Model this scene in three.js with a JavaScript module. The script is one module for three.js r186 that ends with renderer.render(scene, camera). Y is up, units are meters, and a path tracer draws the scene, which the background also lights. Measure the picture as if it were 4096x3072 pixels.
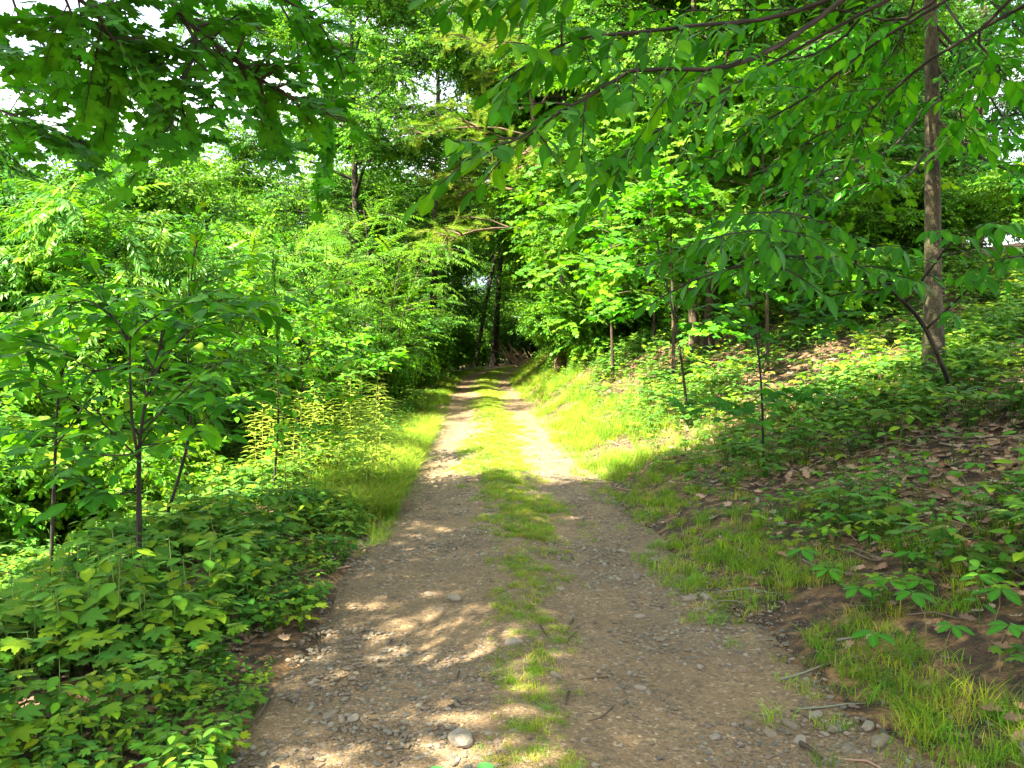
import * as THREE from 'three';

// ---------------------------------------------------------------- camera, sky, sun, exposure
const scene = new THREE.Scene();
const camera = new THREE.PerspectiveCamera(50, 4 / 3, 0.05, 900);
camera.position.set(0, 1.6, 0);
{
  const yaw = THREE.MathUtils.degToRad(2.37), pitch = THREE.MathUtils.degToRad(-2.92);
  camera.lookAt(Math.sin(yaw) * Math.cos(pitch), 1.6 + Math.sin(pitch), -Math.cos(yaw) * Math.cos(pitch));
  camera.updateMatrixWorld(true);
}
const SUN = new THREE.Vector3(-0.58, 0.76, 0.30).normalize();
// hazy summer sky: thin white cloud over pale blue, brighter towards the sun
{
  const W = 512, Hh = 256, d = new Float32Array(W * Hh * 4), h2 = (i, j) => { let n = (Math.imul(i, 374761393) + Math.imul(j, 668265263)) | 0; n = Math.imul(n ^ (n >>> 13), 1274126177); return ((n ^ (n >>> 16)) >>> 0) / 4294967296; };
  const vn = (x, y) => { const i = Math.floor(x), j = Math.floor(y), u = x - i, v = y - j, a = u * u * (3 - 2 * u), b = v * v * (3 - 2 * v), m = (p, q, t) => p + (q - p) * t; return m(m(h2(i, j), h2(i + 1, j), a), m(h2(i, j + 1), h2(i + 1, j + 1), a), b); };
  for (let y = 0; y < Hh; y++) for (let x = 0; x < W; x++) {
    const th = (y + 0.5) / Hh * Math.PI - Math.PI / 2, ph = (x + 0.5) / W * 2 * Math.PI - Math.PI, e = Math.sin(th), cx = Math.cos(th) * Math.cos(ph), cz = Math.cos(th) * Math.sin(ph);
    const q = Math.max(e, 0.06), k = 1.6 / q; let n = 0, am = 0.5; for (let o = 0, fx = cx * k + 40, fy = cz * k + 40; o < 4; o++) { n += am * vn(fx, fy); am *= 0.5; fx *= 2.1; fy *= 2.1; }
    const cl = Math.min(1, Math.max(0, (n - 0.36) * 4)) * 0.75 + 0.2, s = Math.max(0, cx * SUN.x + e * SUN.y + cz * SUN.z), glow = 0.35 * Math.pow(s, 8) + 0.9 * Math.pow(s, 60), up = Math.max(e, 0);
    const blue = [0.29 - 0.10 * up, 0.36 - 0.08 * up, 0.46 - 0.03 * up], white = [0.50, 0.505, 0.50], g = [1, 0.96, 0.88];
    for (let c = 0; c < 3; c++) d[(y * W + x) * 4 + c] = e < -0.02 ? [0.16, 0.17, 0.13][c] : blue[c] + (white[c] - blue[c]) * cl + glow * g[c];
    d[(y * W + x) * 4 + 3] = 1;
  }
  const t = new THREE.DataTexture(d, W, Hh, THREE.RGBAFormat, THREE.FloatType); t.mapping = THREE.EquirectangularReflectionMapping; t.magFilter = t.minFilter = THREE.LinearFilter; t.needsUpdate = true;
  scene.background = t; scene.environment = t;
}
const sun = new THREE.DirectionalLight(new THREE.Color(1.0, 0.915, 0.71), 5);
sun.name = 'sun';
sun.position.copy(SUN).multiplyScalar(120);
sun.castShadow = true;
sun.shadow.radius = 1;
sun.shadow.mapSize.set(4096, 4096);
Object.assign(sun.shadow.camera, { left: -70, right: 70, top: 70, bottom: -70, near: 1, far: 300 });
scene.add(sun, sun.target);
const renderer = new THREE.WebGLRenderer({ antialias: true });
renderer.toneMapping = THREE.LinearToneMapping;
renderer.toneMappingExposure = 7.3;
renderer.shadowMap.enabled = true;

// ---------------------------------------------------------------- helpers
const V = (x, y, z) => new THREE.Vector3(x, y, z);
const UPV = V(0, 1, 0);
const lerp = (a, b, t) => a + (b - a) * t;
const clamp = (x, a, b) => Math.min(b, Math.max(a, x));
const sstep = (a, b, x) => { const t = clamp((x - a) / (b - a), 0, 1); return t * t * (3 - 2 * t); };
function rng(seed) {
  let a = (seed * 2654435761) >>> 0;
  const f = () => { a = (a + 0x6D2B79F5) | 0; let t = Math.imul(a ^ (a >>> 15), 1 | a); t = (t + Math.imul(t ^ (t >>> 7), 61 | t)) ^ t; return ((t ^ (t >>> 14)) >>> 0) / 4294967296; };
  f.s = () => f() * 2 - 1;
  f.r = (a2, b2) => a2 + (b2 - a2) * f();
  return f;
}
function hash2(i, j) { let n = (Math.imul(i, 374761393) + Math.imul(j, 668265263)) | 0; n = Math.imul(n ^ (n >>> 13), 1274126177); return ((n ^ (n >>> 16)) >>> 0) / 4294967296; }
function vnoise(x, y) {
  const i = Math.floor(x), j = Math.floor(y), u = x - i, v = y - j, a = u * u * (3 - 2 * u), b = v * v * (3 - 2 * v);
  return lerp(lerp(hash2(i, j), hash2(i + 1, j), a), lerp(hash2(i, j + 1), hash2(i + 1, j + 1), a), b);
}
const fbm = (x, y, o = 4) => { let s = 0, a = 0.5, n = 0; for (let k = 0; k < o; k++) { s += a * vnoise(x, y); n += a; a *= 0.5; x = x * 2.03 + 17.1; y = y * 2.03 + 9.7; } return s / n; };
const taken = new Map();
function numbered(n) { const k = taken.get(n) ?? 0; taken.set(n, k + 1); return k ? `${n}_${String(k).padStart(3, '0')}` : n; }
const shade = (o) => { o.castShadow = true; o.receiveShadow = true; return o; };
function thing(name, label, category, pos, group) {
  const g = new THREE.Group();
  g.name = numbered(name); g.position.copy(pos);
  g.userData = { label, category };
  if (group) g.userData.group = group;
  scene.add(g);
  return g;
}
function part(parent, name, geo, mat) { const m = shade(new THREE.Mesh(geo, mat)); m.name = name; parent.add(m); return m; }
function copyThing(src, label, group) {
  const c = src.clone();
  c.name = numbered(src.name.replace(/_\d+$/, ''));
  c.userData = { ...src.userData };
  if (label) c.userData.label = label;
  if (group) c.userData.group = group;
  scene.add(c);
  return c;
}
// a point on the ray through a pixel of the 1024 x 768 picture, at a depth along the view axis
const FPX = 384 / Math.tan(THREE.MathUtils.degToRad(25));
const P = (px, py, d) => V((px - 512) / FPX * d, (384 - py) / FPX * d, -d).applyMatrix4(camera.matrixWorld);

// geometry collector
class GB {
  constructor() { this.p = []; this.n = []; this.u = []; this.c = []; this.i = []; }
  add(t, m, col) {
    const o = this.p.length / 3, e = m ? m.elements : null;
    for (let k = 0; k < t.p.length; k += 3) {
      const x = t.p[k], y = t.p[k + 1], z = t.p[k + 2], a = t.n[k], b = t.n[k + 1], c = t.n[k + 2];
      if (e) {
        this.p.push(e[0] * x + e[4] * y + e[8] * z + e[12], e[1] * x + e[5] * y + e[9] * z + e[13], e[2] * x + e[6] * y + e[10] * z + e[14]);
        let q = e[0] * a + e[4] * b + e[8] * c, r = e[1] * a + e[5] * b + e[9] * c, s = e[2] * a + e[6] * b + e[10] * c; const l = Math.hypot(q, r, s) || 1;
        this.n.push(q / l, r / l, s / l);
      } else { this.p.push(x, y, z); this.n.push(a, b, c); }
      const w = t.c && t.c.length ? [t.c[k], t.c[k + 1], t.c[k + 2]] : [1, 1, 1];
      this.c.push(w[0] * (col ? col[0] : 1), w[1] * (col ? col[1] : 1), w[2] * (col ? col[2] : 1));
    }
    for (const q of t.u) this.u.push(q);
    for (const q of t.i) this.i.push(q + o);
    return this;
  }
  tube(pts, radii, sides = 6, col = [1, 1, 1]) {
    const o = this.p.length / 3, T = V(), N = V(), B = V(); let len = 0;
    let ref = Math.abs(pts[1].clone().sub(pts[0]).normalize().y) > 0.8 ? V(1, 0, 0) : V(0, 1, 0);
    for (let k = 0; k < pts.length; k++) {
      T.copy(pts[Math.min(k + 1, pts.length - 1)]).sub(pts[Math.max(k - 1, 0)]).normalize();
      N.crossVectors(ref, T).normalize(); B.crossVectors(T, N);
      ref = B.clone();
      ref.crossVectors(T, N);
      if (k) len += pts[k].distanceTo(pts[k - 1]);
      const R = radii[k];
      for (let s = 0; s <= sides; s++) {
        const a = s / sides * Math.PI * 2, ca = Math.cos(a), sa = Math.sin(a);
        const nx = N.x * ca + B.x * sa, ny = N.y * ca + B.y * sa, nz = N.z * ca + B.z * sa;
        this.p.push(pts[k].x + nx * R, pts[k].y + ny * R, pts[k].z + nz * R); this.n.push(nx, ny, nz);
        this.u.push(s / sides * Math.max(0.05, radii[0] * 6.28), len); this.c.push(...col);
      }
    }
    const w = sides + 1;
    for (let k = 0; k < pts.length - 1; k++) for (let s = 0; s < sides; s++) { const a = o + k * w + s, b = a + 1, c = a + w, d = c + 1; this.i.push(a, b, c, b, d, c); }
    return this;
  }
  geo() {
    const g = new THREE.BufferGeometry();
    g.setAttribute('position', new THREE.Float32BufferAttribute(this.p, 3));
    g.setAttribute('normal', new THREE.Float32BufferAttribute(this.n, 3));
    g.setAttribute('uv', new THREE.Float32BufferAttribute(this.u, 2));
    g.setAttribute('color', new THREE.Float32BufferAttribute(this.c, 3));
    g.setIndex(this.i);
    return g;
  }
}
// smooth curve through points, sampled
function curve(pts, n) { return new THREE.CatmullRomCurve3(pts, false, 'centripetal').getPoints(n); }
const _x = V(), _y = V(), _z = V();
function frame(pos, dir, up, s = 1, sx = s) {
  _z.copy(dir).normalize(); _x.crossVectors(up, _z);
  if (_x.lengthSq() < 1e-6) _x.set(1, 0, 0);
  _x.normalize(); _y.crossVectors(_z, _x);
  const m = new THREE.Matrix4().makeBasis(_x, _y, _z);
  m.scale(V(sx, s, s)).setPosition(pos);
  return m;
}

// ---------------------------------------------------------------- textures and materials
function dataTex(w, h, fn, srgb) {
  const d = new Uint8Array(w * h * 4);
  for (let y = 0; y < h; y++) for (let x = 0; x < w; x++) { const c = fn(x / w, y / h), k = (y * w + x) * 4; d[k] = clamp(c[0], 0, 1) * 255; d[k + 1] = clamp(c[1], 0, 1) * 255; d[k + 2] = clamp(c[2], 0, 1) * 255; d[k + 3] = 255; }
  const t = new THREE.DataTexture(d, w, h); t.wrapS = t.wrapT = THREE.RepeatWrapping; t.magFilter = THREE.LinearFilter; t.minFilter = THREE.LinearMipmapLinearFilter; t.generateMipmaps = true;
  if (srgb) t.colorSpace = THREE.SRGBColorSpace;
  t.needsUpdate = true;
  return t;
}
// tiling cell pattern: distance and id of the nearest stone
function cells(u, v, n, salt) {
  const x = u * n, y = v * n, i = Math.floor(x), j = Math.floor(y); let best = 9, id = 0, second = 9;
  for (let a = -1; a <= 1; a++) for (let b = -1; b <= 1; b++) {
    const ii = ((i + a) % n + n) % n, jj = ((j + b) % n + n) % n;
    const dx = i + a + hash2(ii + salt, jj) - x, dy = j + b + hash2(ii, jj + salt * 3 + 7) - y, d = dx * dx + dy * dy * 1.5;
    if (d < best) { second = best; best = d; id = hash2(ii * 3 + salt, jj * 5 + 1); } else if (d < second) second = d;
  }
  return [Math.sqrt(best), id, Math.sqrt(second)];
}
const tn = (u, v, n, salt) => { // tiling value noise
  const x = u * n, y = v * n, i = Math.floor(x), j = Math.floor(y), a = x - i, b = y - j, p = a * a * (3 - 2 * a), q = b * b * (3 - 2 * b), h = (s, t) => hash2(((s % n) + n) % n + salt, ((t % n) + n) % n + salt * 2);
  return lerp(lerp(h(i, j), h(i + 1, j), p), lerp(h(i, j + 1), h(i + 1, j + 1), p), q);
};
const gravelAt = (u, v) => {
  const [d, id, e] = cells(u, v, 90, 3), [d2, id2, e2] = cells(u, v, 190, 11);
  const big = e - d > 0.12 && id > 0.45, small = e2 - d2 > 0.1;
  const h = big ? 0.6 + 0.4 * (1 - d) : small ? 0.35 + 0.25 * (1 - d2) : 0.15;
  return [h, big ? id : small ? id2 : -1, big];
};
const gravelMap = dataTex(1024, 1024, (u, v) => {
  const [h, id, big] = gravelAt(u, v), n = tn(u, v, 7, 5) * 0.6 + tn(u, v, 23, 9) * 0.4, g = tn(u, v, 300, 21);
  let c = [0.60, 0.515, 0.405];
  if (id >= 0) { const t = (id * 7.3) % 1; c = t < 0.35 ? [0.62, 0.565, 0.48] : t < 0.7 ? [0.56, 0.49, 0.40] : t < 0.9 ? [0.46, 0.42, 0.365] : [0.72, 0.67, 0.59]; if (!big) c = c.map((q, k) => lerp(q, [0.58, 0.50, 0.395][k], 0.45)); }
  const f = 0.70 + n * 0.2 + (g - 0.5) * 0.14;
  return [c[0] * f * 1.04, c[1] * f * 0.97, c[2] * f * 0.85];
}, true);
const gravelBump = dataTex(1024, 1024, (u, v) => { const h = gravelAt(u, v)[0] * 0.85 + tn(u, v, 300, 21) * 0.15; return [h, h, h]; });
const soilAt = (u, v) => { const w = tn(u, v, 30, 12) * 0.05, x = (u + w) % 1, a = tn(x, v, 70, 14), b = tn(u, (v + w) % 1, 45, 16), e = Math.abs(a - b); return [e, tn(u, v, 260, 8), tn(u, v, 9, 2) * 0.6 + tn(u, v, 22, 4) * 0.4, tn(x, v, 38, 19)]; };
const soilMap = dataTex(1024, 1024, (u, v) => {
  const [e, g, n, l] = soilAt(u, v), dark = [0.27, 0.205, 0.14], mid = [0.42, 0.315, 0.20], dry = [0.58, 0.44, 0.29], t = clamp(l * 1.5 - 0.35, 0, 1), f = (0.72 + 0.4 * n) * (0.8 + 0.4 * g) * (0.7 + 0.3 * clamp(e * 7, 0, 1));
  return [0, 1, 2].map((k) => (t < 0.5 ? lerp(dark[k], mid[k], t * 2) : lerp(mid[k], dry[k], t * 2 - 1)) * f);
}, true);
const soilBump = dataTex(1024, 1024, (u, v) => { const [e, g, , l] = soilAt(u, v), h = l * 0.5 + clamp(e * 7, 0, 1) * 0.3 + g * 0.2; return [h, h, h]; });
const barkAt = (u, v, s) => { const w = tn(u, v, 8, s) * 0.12, r = Math.abs(tn((u + w) % 1, v * 0.999, 22, s + 3) - 0.5) * 2, q = tn(u, v * 0.5, 40, s + 6); return clamp(r * 0.7 + q * 0.3, 0, 1); };
const barkMap = dataTex(512, 512, (u, v) => { const h = barkAt(u, v * 0.25, 5), n = tn(u, v, 5, 33), l = tn(u, v, 12, 71); const k = 0.5 + h * 0.55 + (n - 0.5) * 0.25, m = l > 0.7 ? (l - 0.7) * 1.3 : 0; return [k * 0.80 - m * 0.2, k * 0.76 + m * 0.05, k * 0.70 - m * 0.2]; }, true);
const barkBump = dataTex(512, 512, (u, v) => { const h = barkAt(u, v * 0.25, 5); return [h, h, h]; });

const smoothBark = dataTex(512, 512, (u, v) => { const n = tn(u, v, 6, 41) * 0.4 + tn(u, v, 24, 43) * 0.4 + tn(u, v, 90, 47) * 0.2, s = tn(u, v, 60, 53) > 0.8 ? 0.12 : 0, k = 0.5 + n * 0.7 - s, m = tn(u, v, 9, 59) > 0.62 ? 0.1 : 0; return [k * 0.80 - m * 0.5, k * 0.75, k * 0.64 - m * 0.6]; }, true);
const smoothBump = dataTex(512, 512, (u, v) => { const h = tn(u, v, 24, 43) * 0.4 + tn(u, v, 90, 47) * 0.6; return [h, h, h]; });
const matOf = (o) => new THREE.MeshStandardMaterial(o);
const lin = (r, g, b) => new THREE.Color().setRGB(r, g, b);
const bark = (r, g, b) => matOf({ color: lin(r, g, b), map: barkMap, bumpMap: barkBump, bumpScale: 0.012, roughness: 0.95 });
const M = {
  barkGrey: bark(0.30, 0.27, 0.22), barkDark: bark(0.13, 0.11, 0.085), barkPine: bark(0.42, 0.29, 0.21), barkBrown: bark(0.22, 0.165, 0.115), barkPale: bark(0.52, 0.46, 0.38),
  barkSmooth: matOf({ color: lin(0.15, 0.13, 0.095), map: smoothBark, bumpMap: smoothBump, bumpScale: 0.012, roughness: 0.9 }),
  twig: matOf({ color: lin(0.075, 0.055, 0.035), roughness: 0.9 }),
  gravel: matOf({ map: gravelMap, bumpMap: gravelBump, bumpScale: 0.012, roughness: 0.95 }),
  soil: matOf({ map: soilMap, bumpMap: soilBump, bumpScale: 0.012, roughness: 1, vertexColors: true }),
  stone: matOf({ vertexColors: true, roughness: 0.9, bumpMap: soilBump, bumpScale: 0.004 }),
  deadLeaf: new THREE.MeshPhysicalMaterial({ vertexColors: true, roughness: 1, transmission: 0.15, thickness: 0, side: THREE.DoubleSide }),
  deadWood: matOf({ color: lin(0.26, 0.20, 0.14), map: barkMap, bumpMap: barkBump, bumpScale: 0.006, roughness: 0.95 }),
};
function leafMat(color, trans = 0.42, coat = 0.35, vertex = true) {
  return new THREE.MeshPhysicalMaterial({ color, vertexColors: vertex, transmission: trans, thickness: 0, roughness: 1, specularIntensity: 0.18, clearcoat: coat * 0.6, clearcoatRoughness: 0.38, side: THREE.DoubleSide });
}
M.leaf = leafMat(lin(1, 1, 1));
M.leafSoft = leafMat(lin(1, 1, 1), 0.45, 0.12);
M.leafGlossy = leafMat(lin(1, 1, 1), 0.35, 0.8);
M.grass = leafMat(lin(1, 1, 1), 0.4, 0.12);
// linear leaf colours
const C = {
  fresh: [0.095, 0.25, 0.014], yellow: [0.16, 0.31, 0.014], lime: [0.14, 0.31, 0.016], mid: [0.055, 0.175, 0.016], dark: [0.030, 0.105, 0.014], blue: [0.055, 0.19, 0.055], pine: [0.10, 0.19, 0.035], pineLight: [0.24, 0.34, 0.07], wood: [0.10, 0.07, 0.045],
};
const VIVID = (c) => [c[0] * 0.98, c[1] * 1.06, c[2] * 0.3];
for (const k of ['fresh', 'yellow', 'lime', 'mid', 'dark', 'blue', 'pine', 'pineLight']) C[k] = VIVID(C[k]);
const tinted = (c, r, a = 0.25) => { const f = 1 + r.s() * a, y = 1 + r.s() * a * 0.8; return [c[0] * f * y, c[1] * f, c[2] * f]; };

// ---------------------------------------------------------------- leaf shapes (base at origin, pointing +z, upper side +y)
function finish(t) { // normals for a small open sheet
  const g = new THREE.BufferGeometry(); g.setAttribute('position', new THREE.Float32BufferAttribute(t.p, 3)); g.setIndex(t.i); g.computeVertexNormals();
  t.n = Array.from(g.attributes.normal.array); t.u = t.u ?? []; if (!t.u.length) for (let k = 0; k < t.p.length; k += 3) t.u.push(t.p[k], t.p[k + 2]);
  return t;
}
function ovalLeaf(L, W, { seg = 5, fold = 0.22, droop = 0.25, peak = 0.45, petiole = 0.08, wave = 0 } = {}) {
  const p = [], c = [], i = [];
  for (let k = 0; k <= seg; k++) {
    const t = k / seg, e = Math.log(0.5) / Math.log(peak), w = W / 2 * Math.pow(Math.sin(Math.PI * Math.pow(t, e)), 0.85) || 0, z = (petiole + t) * L, y = -droop * L * t * t;
    const wv = wave * Math.sin(t * 17) * W;
    p.push(-w, y + fold * w + wv, z, 0, y, z, w, y + fold * w - wv, z);
    c.push(0.95, 0.97, 0.95, 1.22, 1.16, 1.1, 0.95, 0.97, 0.95);
  }
  for (let k = 0; k < seg; k++) {
    const a = k * 3, b = a + 3;
    if (k === 0) i.push(a + 1, b, b + 1, a + 1, b + 1, b + 2);
    else if (k === seg - 1) i.push(a, b + 1, a + 1, a + 1, b + 1, a + 2);
    else i.push(a, b, a + 1, a + 1, b, b + 1, a + 1, b + 1, a + 2, a + 2, b + 1, b + 2);
  }
  return finish({ p, c, i });
}
function smallLeaf(L, W, fold = 0.25, droop = 0.2) { // four faces, for leaves of a few pixels
  const p = [0, 0, 0, -W / 2, fold * W / 2 - droop * L * 0.2, L * 0.45, 0, -droop * L * 0.2, L * 0.5, W / 2, fold * W / 2 - droop * L * 0.2, L * 0.45, 0, -droop * L, L];
  return finish({ p, i: [0, 1, 2, 0, 2, 3, 1, 4, 2, 2, 4, 3] });
}
const MAPLE_HALF = [[0, 1], [0.06, 0.87], [0.16, 0.82], [0.15, 0.72], [0.22, 0.60], [0.34, 0.66], [0.41, 0.80], [0.48, 0.71], [0.66, 0.73], [0.60, 0.62], [0.66, 0.51], [0.54, 0.45], [0.42, 0.36], [0.54, 0.34], [0.66, 0.22], [0.53, 0.17], [0.49, 0.05], [0.34, 0.08], [0.21, -0.02], [0.1, -0.05]];
const MAPLE_SMALL = [[0, 1], [0.16, 0.55], [0.56, 0.66], [0.34, 0.28], [0.52, 0.06], [0.14, -0.04]];
function mapleLeaf(S, half = MAPLE_HALF, droop = 0.22, petiole = 0.25) {
  const out = [...half, ...half.slice(1).reverse().map(([x, z]) => [-x, z])], p = [0, 0, (0.22 + petiole) * S], c = [1.1, 1.08, 1.05], i = [];
  for (const [x, z] of out) { const dx = Math.abs(x), r2 = x * x + (z - 0.22) * (z - 0.22); p.push(x * S, (dx * 0.12 - r2 * droop) * S, (z + petiole) * S); c.push(0.97, 0.98, 0.97); }
  for (let k = 0; k < out.length; k++) i.push(0, 1 + k, 1 + (k + 1) % out.length);
  // petiole
  const o = p.length / 3, w = S * 0.012; p.push(-w, 0, 0, w, 0, 0, 0, 0, petiole * S * 1.05); c.push(1.5, 0.9, 0.8, 1.5, 0.9, 0.8, 1.3, 1, 0.9); i.push(o, o + 2, o + 1);
  return finish({ p, c, i });
}
const OAK_HALF = [[0, 1], [0.10, 0.93], [0.12, 0.84], [0.24, 0.84], [0.30, 0.74], [0.15, 0.66], [0.32, 0.58], [0.36, 0.46], [0.15, 0.42], [0.26, 0.32], [0.24, 0.22], [0.07, 0.16], [0.03, 0]];
function oakLeaf(S, curl, r) {
  const out = [...OAK_HALF, ...OAK_HALF.slice(1, -1).reverse().map(([x, z]) => [-x, z])], p = [0, 0, 0.5 * S], c = [1, 1, 1], i = [];
  for (const [x, z] of out) { p.push(x * S, (x * x * curl * 3 + (z - 0.5) * (z - 0.5) * curl + r.s() * 0.04) * S, z * S); c.push(0.92, 0.9, 0.88); }
  for (let k = 0; k < out.length; k++) i.push(0, 1 + k, 1 + (k + 1) % out.length);
  return finish({ p, c, i });
}
// sprays: a twig with its leaves, one template
function spray(leaf, n, len, r, { ang = 0.9, flat = 0.3, size = [0.7, 1.15], tint = 0.18, twig = true, droop = 0.15, opposite = false } = {}) {
  const g = new GB();
  const pt = (t) => V(Math.sin(t * 3) * 0.03 * len, -droop * len * t * t, t * len);
  if (twig) g.tube([pt(0), pt(0.5), pt(1)], [len * 0.011, len * 0.008, len * 0.004], 3, C.wood.map((q) => q * 4));
  for (let k = 0; k < n; k++) {
    const t = k === n - 1 ? 1 : 0.12 + 0.86 * (opposite ? Math.floor(k / 2) * 2 : k) / n, side = k % 2 ? 1 : -1, a = k === n - 1 ? r.s() * 0.3 : side * (ang + r.s() * 0.35) * (1 - 0.35 * t);
    const d = V(Math.sin(a), -0.15 - r() * 0.35 + r.s() * flat, Math.cos(a)), up = V(r.s() * flat * 1.6, 1, r.s() * flat * 1.6);
    const f = 1 + r.s() * tint, y = 1 + r.s() * tint;
    g.add(leaf, frame(pt(t), d, up, r.r(...size)), [f * y, f, f]);
  }
  return g;
}
function many(n, f) { return Array.from({ length: n }, (_, k) => f(rng(1000 + k * 31 + n), k).geo()); }
function bough(leaf, tw, n, len, r, opt = {}) { // a small branch with side twigs, each leafy
  const g = new GB(); g.tube([V(0, 0, 0), V(0, -0.02, len * 0.5), V(0, -0.08, len)], [0.010, 0.008, 0.004], 3, C.wood.map((q) => q * 4));
  for (let k = 0; k < tw; k++) { const t = (k + 0.4) / tw, a = k === tw - 1 ? 0 : (k % 2 ? 1 : -1) * r.r(0.5, 1.1); const s = spray(leaf, n, len * r.r(0.45, 0.7), r, opt); g.add(s, frame(V(0, -0.08 * t * t, t * len * 0.8), V(Math.sin(a), r.s() * 0.35, Math.cos(a)), V(r.s() * 0.4, 1, r.s() * 0.4), 1)); }
  return g;
}
const SP = {
  bough: many(4, (r) => bough(smallLeaf(0.098, 0.056), 6, 13, 0.9, r, { flat: 0.5 })),
  mapleBough: many(4, (r) => bough(mapleLeaf(0.098, MAPLE_SMALL, 0.22, 0.3), 5, 10, 0.85, r, { opposite: true, size: [0.65, 1.15], flat: 0.45 })),
  oval: many(3, (r) => bough(smallLeaf(0.09, 0.052), 4, 9, 0.6, r, { flat: 0.45 })),
  ovalFine: many(3, (r) => spray(ovalLeaf(0.085, 0.047, { seg: 3 }), 20, 0.5, r, { flat: 0.45 })),
  long: many(3, (r) => spray(ovalLeaf(0.125, 0.036, { seg: 3, droop: 0.4 }), 24, 0.6, r, { ang: 1.0, droop: 0.35 })),
  maple: many(3, (r) => spray(mapleLeaf(0.1, MAPLE_SMALL), 17, 0.6, r, { opposite: true, size: [0.65, 1.15] })),
  mapleFine: many(3, (r) => spray(mapleLeaf(0.1), 15, 0.55, r, { opposite: true, size: [0.6, 1.15] })),
  frond: many(3, (r) => spray(ovalLeaf(0.115, 0.030, { seg: 2, droop: 0.3 }), 25, 0.62, r, { ang: 1.25, flat: 0.08, size: [0.75, 1.0], tint: 0.08, droop: 0.3, opposite: true })),
  pine: many(3, (r) => {
    const g = new GB(); const tp = finish({ p: [-0.0022, 0, 0, 0.0022, 0, 0, 0, 0, 0.13], i: [0, 2, 1] });
    for (let k = 0; k < 90; k++) { const t = Math.sqrt(r()), a = r() * 6.28, e = 0.35 + r() * 0.6; const d = V(Math.cos(a) * e, Math.sin(a) * e * 0.9 + 0.15, 0.9); const f = 1 + r.s() * 0.25; g.add(tp, frame(V(0, -0.04 * t * t, t * 0.42), d, V(r.s(), r.s(), r.s()), r.r(0.8, 1.2), r.r(1.3, 2.2)), [f, f, f]); }
    return g.tube([V(0, 0, 0), V(0, -0.01, 0.2), V(0, -0.04, 0.42)], [0.006, 0.005, 0.003], 3, [0.9, 0.5, 0.5]);
  }),
};

// an InstancedMesh of one template
function scatter(parent, name, geo, mat, mats, cols) {
  if (!mats.length) return null;
  const im = shade(new THREE.InstancedMesh(geo, mat, mats.length)); im.name = name; im.userData.kind = 'stuff';
  const c = new THREE.Color();
  for (let k = 0; k < mats.length; k++) { im.setMatrixAt(k, mats[k]); im.setColorAt(k, c.setRGB(...cols[k])); }
  parent.add(im);
  return im;
}
function scatterMixed(parent, name, geos, mat, mats, cols) {
  const g = geos.map(() => [[], []]);
  mats.forEach((m, k) => { const q = g[k % geos.length]; q[0].push(m); q[1].push(cols[k]); });
  geos.forEach((ge, k) => scatter(parent, name, ge, mat, g[k][0], g[k][1]));
}

// ---------------------------------------------------------------- the lie of the land
const roadX = (z) => 0.24 + (z < -30 ? 0.0035 * (z + 30) * (z + 30) : 0) * (z < -70 ? 1600 / ((z + 30) * (z + 30)) : 1);
const bankSlope = (z) => lerp(0.30, 0.78, sstep(9, 27, -z));
function H(x, z) {
  const u = x - roadX(z), n = (fbm(x * 0.35 + 40, z * 0.35 + 90, 3) - 0.5);
  let h = 0;
  if (u > 1.25) { const r = u - 1.25; h = 4.4 * (1 - Math.exp(-bankSlope(z) * r / 4.4)) + 0.03 * r; h += n * 0.35 * sstep(0.3, 3, r); }
  else if (u < -2.2) { const l = -u - 2.2; h = -2.6 * (1 - Math.exp(-0.2 * l / 2.6)); h += n * 0.35 * sstep(0, 3, l); }
  const a = Math.abs(u);
  if (a < 1.6) h += 0.035 * Math.cos(clamp((u + 0.05) / 0.62, -1, 1) * Math.PI) * (a < 0.7 ? 1 : 0.6) - (a > 0.7 ? 0.02 * (1 - Math.abs(a - 0.95) / 0.65) : 0);
  return h + (fbm(x * 1.7, z * 1.7, 2) - 0.5) * 0.05;
}
const onGround = (x, z, dy = 0) => V(x, H(x, z) + dy, z);

{ // ground sheet: fine near the camera, coarse towards the horizon
  const ax = (lo, hi, fine0, fine1, step) => { const a = []; for (let v = fine0; v <= fine1 + 1e-6; v += step) a.push(v); let s = step, v = fine1; while (v < hi) { s *= 1.22; v = Math.min(hi, v + s); a.push(v); } s = step; v = fine0; while (v > lo) { s *= 1.22; v = Math.max(lo, v - s); a.unshift(v); } return a; };
  const xs = ax(-400, 400, -8, 10, 0.2), zs = ax(-500, 120, -34, 3, 0.25);
  const p = [], u = [], c = [], i = [];
  for (const z of zs) for (const x of xs) {
    const w = Math.abs(x - roadX(z)) < 1.2 ? 0.06 : 0;
    p.push(x, H(x, z) - w, z); u.push(x / 2.2, z / 2.2);
    const f = 0.75 + 0.5 * fbm(x * 0.8 + 5, z * 0.8, 3); c.push(f, f, f);
  }
  for (let r = 0; r < zs.length - 1; r++) for (let k = 0; k < xs.length - 1; k++) { const a = r * xs.length + k, b = a + 1, d = a + xs.length, e = d + 1; i.push(a, d, b, b, d, e); }
  const g = new THREE.BufferGeometry(); g.setAttribute('position', new THREE.Float32BufferAttribute(p, 3)); g.setAttribute('uv', new THREE.Float32BufferAttribute(u, 2)); g.setAttribute('color', new THREE.Float32BufferAttribute(c, 3)); g.setIndex(i); g.computeVertexNormals();
  const m = shade(new THREE.Mesh(g, M.soil)); m.name = 'ground'; m.userData = { kind: 'structure', label: 'brown woodland soil with leaf litter' }; scene.add(m);
}
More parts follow.
